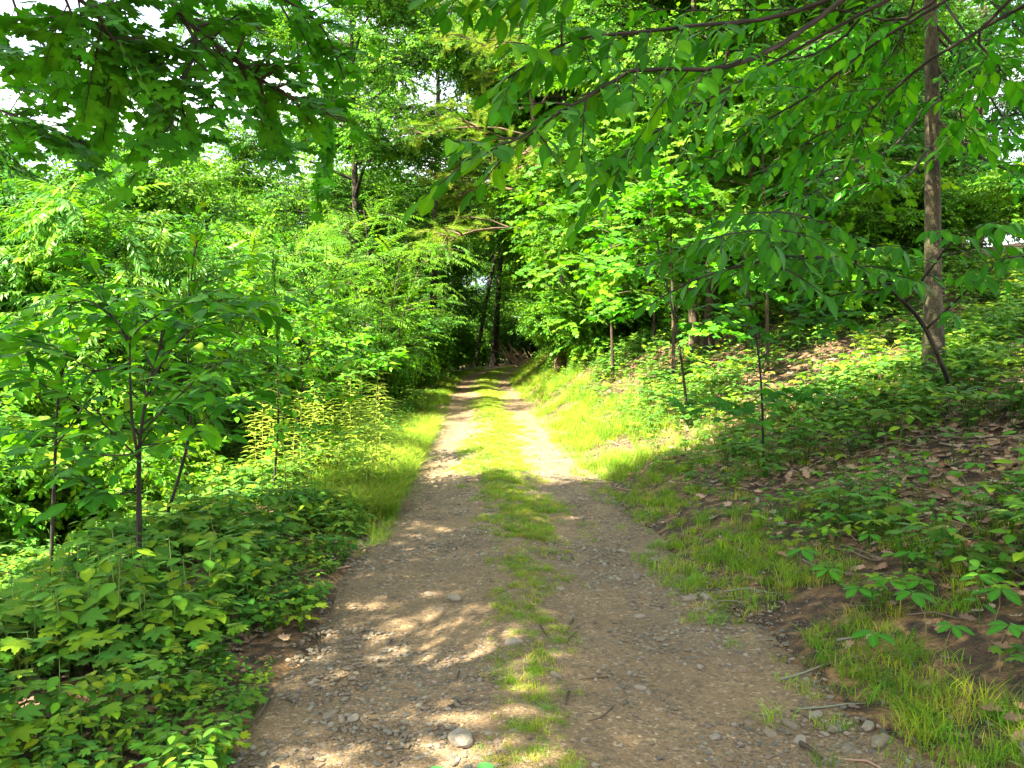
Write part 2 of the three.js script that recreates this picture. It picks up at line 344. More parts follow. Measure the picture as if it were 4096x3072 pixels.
{ // the gravel track, its edges dipping under the verge
  const p = [], u = [], i = [], nx = 34; let rows = 0;
  for (let z = 4; z > -90; z -= z > -14 ? 0.12 : 0.4, rows++) {
    const eL = 1.27 + (fbm(z * 0.9, 3.3, 3) - 0.5) * 0.45, eR = 1.32 + (fbm(z * 0.9, 8.8, 3) - 0.5) * 0.6 + 0.42 * sstep(-5.5, -2.5, z);
    for (let k = 0; k <= nx; k++) { const t = k / nx * 2 - 1, x = roadX(z) + (t < 0 ? t * eL : t * eR), e = sstep(0.86, 1, Math.abs(t)); p.push(x, H(x, z) + 0.012 - 0.06 * e * e + (vnoise(x * 9, z * 9) - 0.5) * 0.012, z); u.push(x / 1.7, z / 1.7); }
  }
  for (let r = 0; r < rows - 1; r++) for (let k = 0; k < nx; k++) { const a = r * (nx + 1) + k, b = a + 1, d = a + nx + 1, e = d + 1; i.push(a, b, d, b, e, d); }
  const g = new THREE.BufferGeometry(); g.setAttribute('position', new THREE.Float32BufferAttribute(p, 3)); g.setAttribute('uv', new THREE.Float32BufferAttribute(u, 2)); g.setIndex(i); g.computeVertexNormals();
  const m = shade(new THREE.Mesh(g, M.gravel)); m.name = 'road'; m.userData = { kind: 'structure', label: 'narrow gravel track with two wheel ruts' }; scene.add(m);
}

// ---------------------------------------------------------------- trees and shrubs
function trunkPath(o, r, n = 10) {
  const pts = [], rad = [], [lx, lz] = o.lean ?? [r.s() * 0.03 * o.h, r.s() * 0.03 * o.h], w = o.wobble ?? 0.012 * o.h, f1 = r() * 6, f2 = r() * 6;
  for (let k = 0; k <= n; k++) { const t = k / n; pts.push(V(lx * t + Math.sin(t * 5 + f1) * w * t, t * o.h - 0.12 * (1 - t), lz * t + Math.cos(t * 4.3 + f2) * w * t)); rad.push(o.r * (1 - 0.86 * t) * (1 + 0.45 * Math.exp(-t * o.h / 0.22))); }
  return [pts, rad];
}
function along(pts, t) { const f = clamp(t, 0, 0.9999) * (pts.length - 1), k = Math.floor(f); return pts[k].clone().lerp(pts[k + 1], f - k); }
function makeTree(o) {
  const r = rng(o.seed), base = onGround(o.x, o.z), g = thing(o.name, o.label, o.category ?? 'tree', base, o.group);
  const [tp, tr] = trunkPath(o, r), wood = new GB().tube(tp, tr, o.sides ?? 8), twigs = [];
  const n = o.limbs ?? 13, cb = o.crownBase;
  for (let k = 0; k < n; k++) {
    const t = lerp(cb / o.h, 0.97, Math.pow((k + 0.5) / n, 0.9)), q = (t - cb / o.h) / (1 - cb / o.h), s = along(tp, t), a = k * 2.4 + r.s() * 0.5 + (o.spin ?? 0);
    const prof = o.conifer ? 1 - 0.8 * q : Math.sin(Math.PI * (0.2 + 0.72 * q)), len = o.R * prof * r.r(0.7, 1.12) + 0.3, rise = o.conifer ? r.r(-0.12, 0.15) : lerp(0.12, 0.9, q) + r.s() * 0.15;
    const d = V(Math.cos(a), rise, Math.sin(a)).normalize(), e = s.clone().addScaledVector(d, len); e.y -= len * (o.sag ?? 0.12);
    const m1 = s.clone().lerp(e, 0.4).add(V(r.s() * 0.06 * len, 0.08 * len, r.s() * 0.06 * len)), m2 = s.clone().lerp(e, 0.72).add(V(r.s() * 0.08 * len, 0.07 * len, r.s() * 0.08 * len));
    const lp = curve([s, m1, m2, e], 7), r0 = Math.min(tr[Math.floor(t * 10)] * 0.55, 0.016 * len + 0.012);
    const lr = lp.map((_, j) => r0 * (1 - 0.85 * j / 7));
    const limbWood = o.limbParts ? new GB() : wood; limbWood.tube(lp, lr, o.limbParts ? 6 : 5);
    twigs.push([lp, len, 0.35]);
    const ns = Math.round(len * (o.subs ?? 1.6)) + 1;
    for (let j = 0; j < ns; j++) {
      const tt = r.r(0.25, 0.95), s2 = along(lp, tt), sd = j % 2 ? 1 : -1, a2 = a + sd * r.r(0.5, 1.2), l2 = len * (1 - tt * 0.6) * r.r(0.35, 0.65) + 0.2;
      const e2 = s2.clone().add(V(Math.cos(a2) * l2, (r.r(-0.15, 0.35)) * l2, Math.sin(a2) * l2)), mm = s2.clone().lerp(e2, 0.5); mm.y += 0.08 * l2;
      const bp = curve([s2, mm, e2], 3);
      limbWood.tube(bp, [r0 * 0.4, r0 * 0.32, r0 * 0.22, r0 * 0.1], 3);
      twigs.push([bp, l2, 0.1]);
    }
    if (o.limbParts) part(g, 'limb', limbWood.geo(), o.bark);
  }
  twigs.push([tp, o.h * 0.15, 0.85]);
  part(g, 'trunk', wood.geo(), o.bark);
  crown(g, twigs, o, r);
  return [g, twigs, tp];
}
function crown(g, twigs, o, r) {
  const tot = twigs.reduce((s, t) => s + t[1], 0), mats = [], cols = [], acc = []; let run = 0;
  for (const t of twigs) acc.push(run += t[1]);
  const cut = o.cut ?? 0;
  for (let k = 0; k < o.count; k++) {
    const q = r() * tot, ti = acc.findIndex((a) => a >= q), [pts, len, from] = twigs[ti], tt = lerp(from, 1, Math.pow(r(), 0.8)), s = along(pts, tt), b = along(pts, Math.min(1, tt + 0.05)).sub(along(pts, tt - 0.05)).normalize();
    const j = o.jitter ?? 0.22; s.add(V(r.s() * j, r.s() * j * 0.8, r.s() * j));
    if (cut && fbm(s.x * (o.cutF ?? 0.7) + o.seed, s.z * (o.cutF ?? 0.7) + s.y * 0.5, 2) < cut) continue;
    const a = r() * 6.28, d = b.multiplyScalar(0.9).add(V(Math.cos(a) * 0.9, r.s() * 0.35 - 0.1, Math.sin(a) * 0.9));
    mats.push(frame(s, d, V(r.s() * 0.45, 1, r.s() * 0.45), (o.size ?? 1) * r.r(0.7, 1.25)));
    const c = o.colors[Math.floor(r() * o.colors.length)]; cols.push(tinted(c, r, 0.22));
  }
  scatterMixed(g, 'foliage', o.spray, o.leaf ?? M.leaf, mats, cols);
}
function makeShrub(o) {
  const r = rng(o.seed), base = onGround(o.x, o.z), g = thing(o.name, o.label, o.category ?? 'shrub', base, o.group), wood = new GB(), twigs = [], n = o.stems ?? 7;
  for (let k = 0; k < n; k++) {
    const a = k / n * 6.28 + r.s() * 0.5, len = o.h * r.r(0.75, 1.05), out = o.R * r.r(0.3, 0.95);
    const e = V(Math.cos(a) * out, len * (1 - 0.25 * out / o.R), Math.sin(a) * out), b = V(Math.cos(a) * 0.08, -0.1, Math.sin(a) * 0.08);
    const lp = curve([b, b.clone().lerp(e, 0.35).add(V(0, 0.12 * len, 0)), b.clone().lerp(e, 0.7).add(V(0, 0.1 * len, 0)), e], 7), r0 = o.r ?? 0.02;
    wood.tube(lp, lp.map((_, j) => r0 * (1 - 0.8 * j / 7)), 5); twigs.push([lp, len, 0.12]);
    const ns = Math.round(len * 2.2) + 3;
    for (let j = 0; j < ns; j++) {
      const tt = r.r(0.15, 0.95), s = along(lp, tt), a2 = a + r.s() * 1.9, l2 = o.R * r.r(0.25, 0.6), e2 = s.clone().add(V(Math.cos(a2) * l2, r.r(-0.1, 0.4) * l2, Math.sin(a2) * l2)), mm = s.clone().lerp(e2, 0.5); mm.y += l2 * 0.1;
      const bp = curve([s, mm, e2], 3); wood.tube(bp, [r0 * 0.4, r0 * 0.3, r0 * 0.2, r0 * 0.1], 3); twigs.push([bp, l2 * 1.3, 0.1]);
    }
  }
  part(g, 'stem', wood.geo(), o.bark ?? M.twig);
  crown(g, twigs, o, r);
  return g;
}

// ----- foliage leaf by leaf for plants close to the camera
function nearLeaves(r, pts, spec, out) { // leaves along a twig path (world points)
  let len = 0; for (let k = 1; k < pts.length; k++) len += pts[k].distanceTo(pts[k - 1]);
  const n = Math.max(2, Math.round(len / spec.gap));
  for (let k = 0; k <= n; k++) {
    const t = lerp(spec.from ?? 0.1, 1, k / n), s = along(pts, t), b = along(pts, Math.min(1, t + 0.04)).sub(along(pts, t - 0.06)).normalize(), sides = k === n ? [0] : spec.opposite ? [-1, 1] : [k % 2 ? 1 : -1];
    for (const sd of sides) {
      const a = sd * (spec.ang ?? 0.95) + r.s() * 0.4, hx = V(b.x, b.y * 0.5, b.z), d = hx.applyAxisAngle(UPV, a); d.y += -(spec.hang ?? 0.35) + r.s() * 0.3;
      out.push({ m: [s, d.clone(), V(r.s() * 0.5, 1, r.s() * 0.5), spec.size * r.r(0.62, 1.15)], v: Math.floor(r() * spec.mats), g: Math.floor(r() * spec.geos) });
    }
  }
}
const _w = V();
function emitLeaves(g, leaves, geos, mats, tints, most = 300) {
  const rank = leaves.map((l, k) => { _w.copy(l.m[0]).project(camera); const vis = Math.abs(_w.x) < 1.05 && Math.abs(_w.y) < 1.05 && _w.z < 1; return [k, vis ? l.m[3] / l.m[0].distanceTo(camera.position) : 0]; }).sort((a, b) => b[1] - a[1]);
  const rest = new Map();
  rank.forEach(([k, q], n) => {
    const l = leaves[k], m = frame(l.m[0].clone().sub(g.position), l.m[1], l.m[2], l.m[3]);
    if (n < most && q > 0) { const o = part(g, 'leaf', geos[l.g], mats[l.v]); m.decompose(o.position, o.quaternion, o.scale); }
    else { if (!rest.has(l.g)) rest.set(l.g, [[], []]); rest.get(l.g)[0].push(m); rest.get(l.g)[1].push(tints[l.v]); }
  });
  for (const [k, [a, b]] of rest) scatter(g, 'foliage', geos[k], M.leaf, a, b);
}
const blot = (u, v) => { const n = tn(u, v, 9, 81) * 0.5 + tn(u, v, 31, 83) * 0.5, s = tn(u, v, 47, 87); return 0.84 + n * 0.26 - (s > 0.86 ? (s - 0.86) * 1.6 : 0); };
const veinOval = dataTex(512, 512, (u, v) => { const ax = Math.min(u, 1 - u), q = ((v - ax * 0.85) / 0.095 % 1 + 1) % 1, side = ax < 0.3 ? Math.max(0, 1 - Math.abs(q - 0.5) * 11) * 0.16 : 0, mid = Math.max(0, 1 - ax / 0.014) * 0.28, k = blot(u, v) + Math.max(side, mid); return [k * 0.84, k * 0.82, k * 0.82]; });
const veinMaple = dataTex(512, 512, (u, v) => { const ax = Math.min(u, 1 - u), dz = v > 0.2 ? v - 0.25 : v + 0.75, a = Math.atan2(ax, dz), r = Math.hypot(ax, dz), w = 0.010 / Math.max(0.03, r); let m = 0; for (const t of [0, 0.66, 1.32]) m = Math.max(m, 1 - Math.abs(a - t) / w); const k = blot(u, v) + Math.max(0, m) * 0.22; return [k * 0.84, k * 0.82, k * 0.82]; });
const leafSet = (cols, trans, coat, map = veinOval) => { cols.forEach((c, k) => { const w = c[0] / c[1] > 0.55 ? 1 : 0.62; cols[k] = [c[0] * 1.15 * w, c[1] * 1.22, c[2] * 0.25]; }); return cols.map((c) => { const m = leafMat(lin(...c), trans, coat); m.map = map; return m; }); };  // w lowers red in all but the yellowest greens, painting shade into leaves
const geosOf = (list) => list.map((t) => new GB().add(t).geo());
const G = {
  maple: geosOf([mapleLeaf(1, MAPLE_HALF, 0.15), mapleLeaf(1, MAPLE_HALF, 0.32), mapleLeaf(1, MAPLE_HALF, 0.02)]),
  oval: geosOf([ovalLeaf(1, 0.5, { seg: 6, droop: 0.12 }), ovalLeaf(1, 0.46, { seg: 6, droop: 0.35, fold: 0.3 }), ovalLeaf(1, 0.55, { seg: 6, droop: 0.02, fold: 0.12, wave: 0.02 })]),
  narrow: geosOf([ovalLeaf(1, 0.42, { seg: 6, droop: 0.3, peak: 0.55 }), ovalLeaf(1, 0.36, { seg: 6, droop: 0.15, peak: 0.6 }), ovalLeaf(1, 0.45, { seg: 6, droop: 0.5, peak: 0.55, wave: 0.02 })]),
};
const pxPath = (list, n = 10) => curve(list.map(([x, y, d]) => P(x, y, d)), n);
// a leafy limb: wood along the path, side twigs with leaves
function leafyLimb(g, r, path, r0, spec, leaves, { twigs = 12, tl = [0.3, 0.7], from = 0.1, drop = 0.15, spread = 1, flat = 0.35 } = {}) {
  const loc = (a) => a.map((p) => p.clone().sub(g.position)), n = path.length - 1;
  const wood = new GB().tube(loc(path), path.map((_, k) => r0 * (1 - 0.8 * k / n)), 6);
  nearLeaves(r, path.slice(Math.floor(n * from)), { ...spec, gap: spec.gap * 2.5 }, leaves);
  for (let k = 0; k < twigs; k++) {
    const t = lerp(from, 0.98, (k + r()) / twigs), s = along(path, t), b = along(path, Math.min(1, t + 0.05)).sub(along(path, t - 0.05)).normalize(), l = r.r(...tl) * (1 - 0.3 * t);
    const d = V(b.x, b.y * 0.4, b.z).applyAxisAngle(UPV, (k % 2 ? 1 : -1) * r.r(0.5, 1.3) * spread); d.y += r.s() * flat; d.normalize();
    const e = s.clone().addScaledVector(d, l); e.y -= drop * l; const mm = s.clone().lerp(e, 0.5); mm.y += 0.06 * l;
    const tp = curve([s, mm, e], 4); wood.tube(loc(tp), [r0 * 0.35, r0 * 0.3, r0 * 0.24, r0 * 0.18, r0 * 0.1].map((q) => Math.max(q, 0.0016)), 4);
    nearLeaves(r, tp, spec, leaves);
  }
  part(g, 'limb', wood.geo(), spec.bark);
}

// ================================================================ the big trees
const broad = { spray: SP.bough, colors: [C.mid, C.fresh, C.fresh, C.dark, C.lime] };
const mapleKind = { spray: SP.mapleBough, colors: [C.fresh, C.mid, C.lime, C.fresh] };

// maple whose low boughs hang over the verge: leaves hanging in view are built one by one
{
  const r = rng(11);
  const [g, , tp] = makeTree({ name: 'maple_tree', label: 'maple with low drooping boughs of large lobed leaves over the verge', x: -3.7, z: -1.9, h: 11, r: 0.19, crownBase: 4.4, R: 4.2, limbs: 15, seed: 21, lean: [0.3, -0.3], bark: M.barkGrey, ...mapleKind, count: 1700, cut: 0.40, cutF: 1.5, jitter: 0.35, limbParts: true });
  const B = (y) => along(tp, y / 11).add(g.position), leaves = [];
  const cols = [[0.062, 0.20, 0.012], [0.085, 0.25, 0.012], [0.05, 0.165, 0.014], [0.12, 0.29, 0.012], [0.07, 0.19, 0.012]], mats = leafSet(cols, 0.45, 0.2, veinMaple);
  const spec = { bark: M.barkDark, gap: 0.085, size: 0.095, mats: 5, geos: 3, opposite: true, ang: 0.85, hang: 0.25, from: 0.25 };
  const limb = (y, list, r0, opt) => leafyLimb(g, r, curve([B(y), ...list.map(([a, b, c]) => P(a, b, c))], 14), r0, spec, leaves, opt);
  limb(4.3, [[110,-60,4.0],[167,-5,4.5],[196,29,4.5],[236,60,4.6],[270,86,4.7],[345,122,4.8]], 0.03, { twigs: 24, from: 0.4, tl: [0.3, 0.6], drop: 0.12, flat: 0.75, spread: 1.15 });
  limb(4.3, [[130,-40,4.1],[180,15,4.3],[196,51,4.2],[182,80,4.1],[170,130,4.0]], 0.016, { twigs: 15, from: 0.45, tl: [0.3, 0.6], drop: 0.12, flat: 0.75, spread: 1.15 });
  limb(3.9, [[20,-60,3.7],[71,-8,3.8],[100,18,3.8],[114,46,3.9],[142,70,4.0]], 0.016, { twigs: 15, from: 0.42, tl: [0.3, 0.6], drop: 0.12, flat: 0.75, spread: 1.15 });
  limb(3.6, [[30,-40,3.6],[66,0,3.8],[76,37,3.9],[82,78,4.0]], 0.012, { twigs: 11, from: 0.45, tl: [0.3, 0.6], drop: 0.12, flat: 0.75, spread: 1.15 });
  limb(3.2, [[-60,85,4.2],[0,110,4.4],[46,128,4.5],[90,146,4.6]], 0.011, { twigs: 12, from: 0.45, tl: [0.3, 0.6], drop: 0.12, flat: 0.75, spread: 1.15 });
  limb(3.4, [[-80,20,4.6],[-10,40,4.8],[40,70,4.9],[70,100,5.0]], 0.011, { twigs: 12, from: 0.4, tl: [0.3, 0.6], drop: 0.12, flat: 0.75, spread: 1.15 });
  limb(4.6, [[200,-70,5.2],[270,-10,5.3],[320,25,5.4],[345,80,5.5]], 0.016, { twigs: 14, from: 0.42, tl: [0.3, 0.6], drop: 0.12, flat: 0.75, spread: 1.15 });
  limb(4.6, [[160,-60,5.6],[225,40,5.7],[260,95,5.7],[280,150,5.7]], 0.014, { twigs: 17, from: 0.45, tl: [0.3, 0.6], drop: 0.12, flat: 0.75, spread: 1.15 });
  limb(4.4, [[60,-60,5.4],[110,40,5.5],[150,90,5.6],[190,150,5.6]], 0.014, { twigs: 16, from: 0.45, tl: [0.3, 0.6], drop: 0.12, flat: 0.75, spread: 1.15 });
  limb(4.6, [[240,-50,6.3],[300,40,6.4],[330,110,6.4],[320,160,6.4]], 0.014, { twigs: 15, from: 0.45, tl: [0.3, 0.6], drop: 0.12, flat: 0.75, spread: 1.15 });
  limb(4.0, [[0,-50,6.0],[20,20,6.0],[60,60,6.1],[110,110,6.1]], 0.014, { twigs: 15, from: 0.45, tl: [0.3, 0.6], drop: 0.12, flat: 0.75, spread: 1.15 });
  emitLeaves(g, leaves, G.maple, mats, cols);
  console.log('maple leaves', leaves.length);
}
makeTree({ name: 'maple_tree', label: 'maple out of view beside the drooping boughs, its crown placed to shade the gravel', x: -4.6, z: -3.5, h: 11.5, r: 0.13, crownBase: 5.6, R: 2.5, limbs: 15, seed: 22, bark: M.barkGrey, ...mapleKind, count: 800, cut: 0.3, jitter: 0.3 });  // unseen tree; crown placed and shaped to shade the near gravel

// tree beside the track whose limbs of oval leaves reach over the gravel
{
  const r = rng(12);
  const [g, , tp] = makeTree({ name: 'hickory_tree', label: 'tree with long dark limbs of oval leaves reaching over the gravel', x: 3.7, z: -3.0, h: 10, r: 0.14, crownBase: 4.6, R: 4.9, limbs: 15, seed: 31, lean: [-0.2, -0.3], bark: M.barkGrey, ...broad, colors: [C.mid, C.fresh], count: 1150, cut: 0.40, cutF: 1.5, jitter: 0.3, limbParts: true });
  const B = (y) => along(tp, y / 10).add(g.position), leaves = [];
  const cols = [[0.055, 0.19, 0.014], [0.075, 0.23, 0.014], [0.045, 0.155, 0.016], [0.11, 0.27, 0.014], [0.19, 0.36, 0.012]], mats = leafSet(cols, 0.45, 0.3);
  const spec = { bark: M.barkDark, gap: 0.052, size: 0.125, mats: 5, geos: 3, ang: 0.9, hang: 0.38, from: 0.15 };
  const limb = (y, list, r0, opt) => leafyLimb(g, r, curve([B(y), ...list.map(([a, b, c]) => P(a, b, c))], 16), r0, spec, leaves, opt);
  limb(3.4, [[870, -20, 4.3], [798, 34, 4.3], [744, 62, 4.2], [700, 70, 4.1], [633, 70, 3.9], [600, 90, 3.8], [557, 114, 3.7], [511, 142, 3.5], [478, 152, 3.4]], 0.017, { twigs: 20, from: 0.3, tl: [0.25, 0.55], drop: 0.35, flat: 0.55 });
  limb(3.6, [[850, -10, 4.4], [775, 17, 4.5], [700, 25, 4.3], [631, 33, 4.1], [582, 38, 4.0], [548, 52, 3.9], [508, 78, 3.8]], 0.015, { twigs: 18, from: 0.32, tl: [0.25, 0.55], drop: 0.3, flat: 0.55 });
  limb(3.9, [[760, -50, 4.2], [640, -30, 4.0], [560, -18, 3.8], [500, -4, 3.8], [440, -2, 3.8]], 0.012, { twigs: 12, from: 0.5, tl: [0.2, 0.4], drop: 0.15 });
  limb(3.3, [[850, 20, 5.0], [760, 70, 5.2], [690, 110, 5.2], [630, 150, 5.1], [600, 178, 5.0]], 0.013, { twigs: 18, from: 0.35, tl: [0.3, 0.6], drop: 0.3, flat: 0.55 });
  limb(3.2, [[880, 40, 5.6], [810, 95, 5.8], [750, 130, 5.9], [700, 170, 5.9]], 0.013, { twigs: 18, from: 0.35, tl: [0.3, 0.65], drop: 0.3, flat: 0.55 });
  limb(3.6, [[900, -30, 5.4], [840, 40, 6.0], [790, 60, 6.3], [720, 50, 6.4], [660, 90, 6.3]], 0.013, { twigs: 18, from: 0.35, tl: [0.35, 0.7], drop: 0.3, flat: 0.55 });
  limb(3.8, [[960, -20, 5.2], [900, 20, 5.6], [840, 10, 5.8], [760, 10, 5.9], [680, 10, 5.8], [600, 5, 5.6]], 0.013, { twigs: 20, from: 0.3, tl: [0.3, 0.65], drop: 0.2, flat: 0.6 });
  limb(3.0, [[930, 60, 5.4], [870, 110, 5.8], [810, 140, 6.2], [760, 175, 6.4]], 0.013, { twigs: 16, from: 0.3, tl: [0.3, 0.65], drop: 0.25, flat: 0.5 });
  limb(3.4, [[980, 30, 4.8], [1000, 70, 5.2], [960, 110, 5.6], [980, 150, 5.8]], 0.012, { twigs: 14, from: 0.3, tl: [0.3, 0.6], drop: 0.25, flat: 0.5 });
  emitLeaves(g, leaves, G.oval, mats, cols);
  console.log('hickory leaves', leaves.length);
}
// the grey trunk on the bank
{
  const r = rng(13), z = -8.9, x = 5.05;
  const [g, , tp] = makeTree({ name: 'beech_tree', label: 'tree with a bare grey trunk standing on the leafy bank', x, z, h: 11, r: 0.098, lean: [-0.62, 0.1], wobble: 0.17, crownBase: 5.6, R: 4.0, limbs: 12, seed: 41, bark: M.barkSmooth, sides: 14, ...broad, colors: [C.mid, C.fresh, C.dark], count: 1300, cut: 0.3, jitter: 0.3, limbParts: true });
  const B = (y) => along(tp, y / 11).add(g.position), leaves = [];
  const cols = [[0.05, 0.17, 0.014], [0.065, 0.20, 0.014], [0.042, 0.145, 0.018], [0.085, 0.24, 0.014]], mats = leafSet(cols, 0.42, 0.3);
  const spec = { bark: M.barkDark, gap: 0.07, size: 0.13, mats: 4, geos: 3, ang: 0.85, hang: 0.35, from: 0.12 };
  const limb = (y, list, r0, opt) => leafyLimb(g, r, curve([B(y), ...list.map(([a, b, c]) => P(a, b, c))], 12), r0, spec, leaves, { tl: [0.4, 0.8], drop: 0.25, from: 0.2, twigs: 14, ...opt });
  limb(5.0, [[880, 12, 8.6], [820, 40, 8.2], [760, 85, 7.8]], 0.02);
  limb(4.0, [[975, 60, 8.6], [1000, 20, 8.4], [1040, 0, 8.2]], 0.02);
  limb(3.6, [[980, 120, 8.6], [1020, 112, 8.2], [1060, 95, 8]], 0.018);
  limb(3.2, [[890, 150, 8.4], [840, 165, 7.8], [790, 190, 7.3]], 0.018);
  limb(2.7, [[900, 182, 8.4], [850, 175, 7.8], [790, 205, 7.4], [740, 222, 7.0]], 0.018);
  limb(3.0, [[985, 160, 8.5], [1030, 175, 8.0], [1070, 170, 7.6]], 0.018);
  limb(5.2, [[970, -20, 8.2], [1000, 10, 7.6], [1030, 40, 7.2]], 0.018, { twigs: 18, flat: 0.6 });
  limb(4.4, [[970, 40, 8.4], [990, 70, 8.0], [1025, 90, 7.8]], 0.016, { twigs: 18, flat: 0.6 });
  limb(3.9, [[985, 90, 9.4], [1010, 130, 9.8], [1030, 160, 10]], 0.016, { twigs: 16, flat: 0.6 });
  limb(4.8, [[900, 40, 9.2], [870, 80, 9.6], [830, 110, 9.8]], 0.016, { twigs: 16, flat: 0.6 });
  emitLeaves(g, leaves, G.oval, mats, cols);
  console.log('beech leaves', leaves.length);
}
// sapling that arches from the bank towards the track
{
  const r = rng(14), b = onGround(4.85, -8.2);
  const g = thing('arching_sapling', 'slender sapling arching from the bank, with big drooping oval leaves', 'sapling', b);
  const leaves = [], cols = [[0.055, 0.18, 0.014], [0.075, 0.215, 0.014], [0.05, 0.16, 0.03], [0.10, 0.25, 0.014]], mats = leafSet(cols, 0.42, 0.45);
  const spec = { bark: M.barkDark, gap: 0.065, size: 0.15, mats: 4, geos: 3, ang: 0.75, hang: 0.4, from: 0.1 };
  const S = b.clone(); S.y -= 0.05;
  const stem = curve([S, P(944, 370, 7.6), P(920, 320, 7.2), P(880, 282, 6.7), P(840, 262, 6.2), P(790, 256, 5.7), P(730, 268, 5.3)], 20);
  leafyLimb(g, r, stem, 0.028, spec, leaves, { twigs: 17, from: 0.42, tl: [0.4, 0.85], drop: 0.3, flat: 0.15 });
  const from = (t, list, n) => leafyLimb(g, r, curve([along(stem, t), ...list.map(([a, q, c]) => P(a, q, c))], 10), 0.012, spec, leaves, { twigs: n, from: 0.1, tl: [0.35, 0.7], drop: 0.3, flat: 0.15 });
  from(0.4, [[930, 270, 6.6], [960, 235, 6.2], [1010, 220, 5.8]], 8);
  from(0.6, [[850, 240, 6.0], [800, 215, 5.6], [740, 212, 5.2]], 10);
  from(0.75, [[800, 235, 5.4], [760, 230, 5.0], [700, 240, 4.8]], 9);
  from(0.3, [[1000, 262, 6.4], [1030, 255, 5.9]], 7);
  emitLeaves(g, leaves, G.narrow, mats, cols);
  console.log('arching leaves', leaves.length);
}
// the dark little tree beside the track among the herbs, and its sunlit neighbours
function sapling({ name, label, base, stems, branches, cols, size, geos, r0, seed, trans = 0.45, coat = 0.25, tl = [0.25, 0.55], gap = 0.09, twigs = 9, hang = 0.15 }) {
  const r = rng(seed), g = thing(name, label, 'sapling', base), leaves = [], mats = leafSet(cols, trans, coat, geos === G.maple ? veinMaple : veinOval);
  const spec = { bark: M.barkDark, gap, size, mats: cols.length, geos: 3, ang: 0.9, hang, from: 0.1 };
  const paths = [];
  for (const [list, f] of stems) {
    const s = f == null ? base.clone().add(V(0, -0.06, 0)) : along(paths[f[0]], f[1]);
    const p = curve([s, ...list.map(([a, b, c]) => P(a, b, c))], 14); paths.push(p);
    leafyLimb(g, r, p, f == null ? r0 : r0 * 0.5, spec, leaves, { twigs: twigs, from: 0.45, tl, drop: 0.05 });
  }
  for (const [f, t, list] of branches) leafyLimb(g, r, curve([along(paths[f], t), ...list.map(([a, b, c]) => P(a, b, c))], 9), r0 * 0.35, spec, leaves, { twigs, from: 0.15, tl, drop: 0.05 });
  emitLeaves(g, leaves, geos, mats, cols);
  console.log(name, leaves.length);
  return g;
}
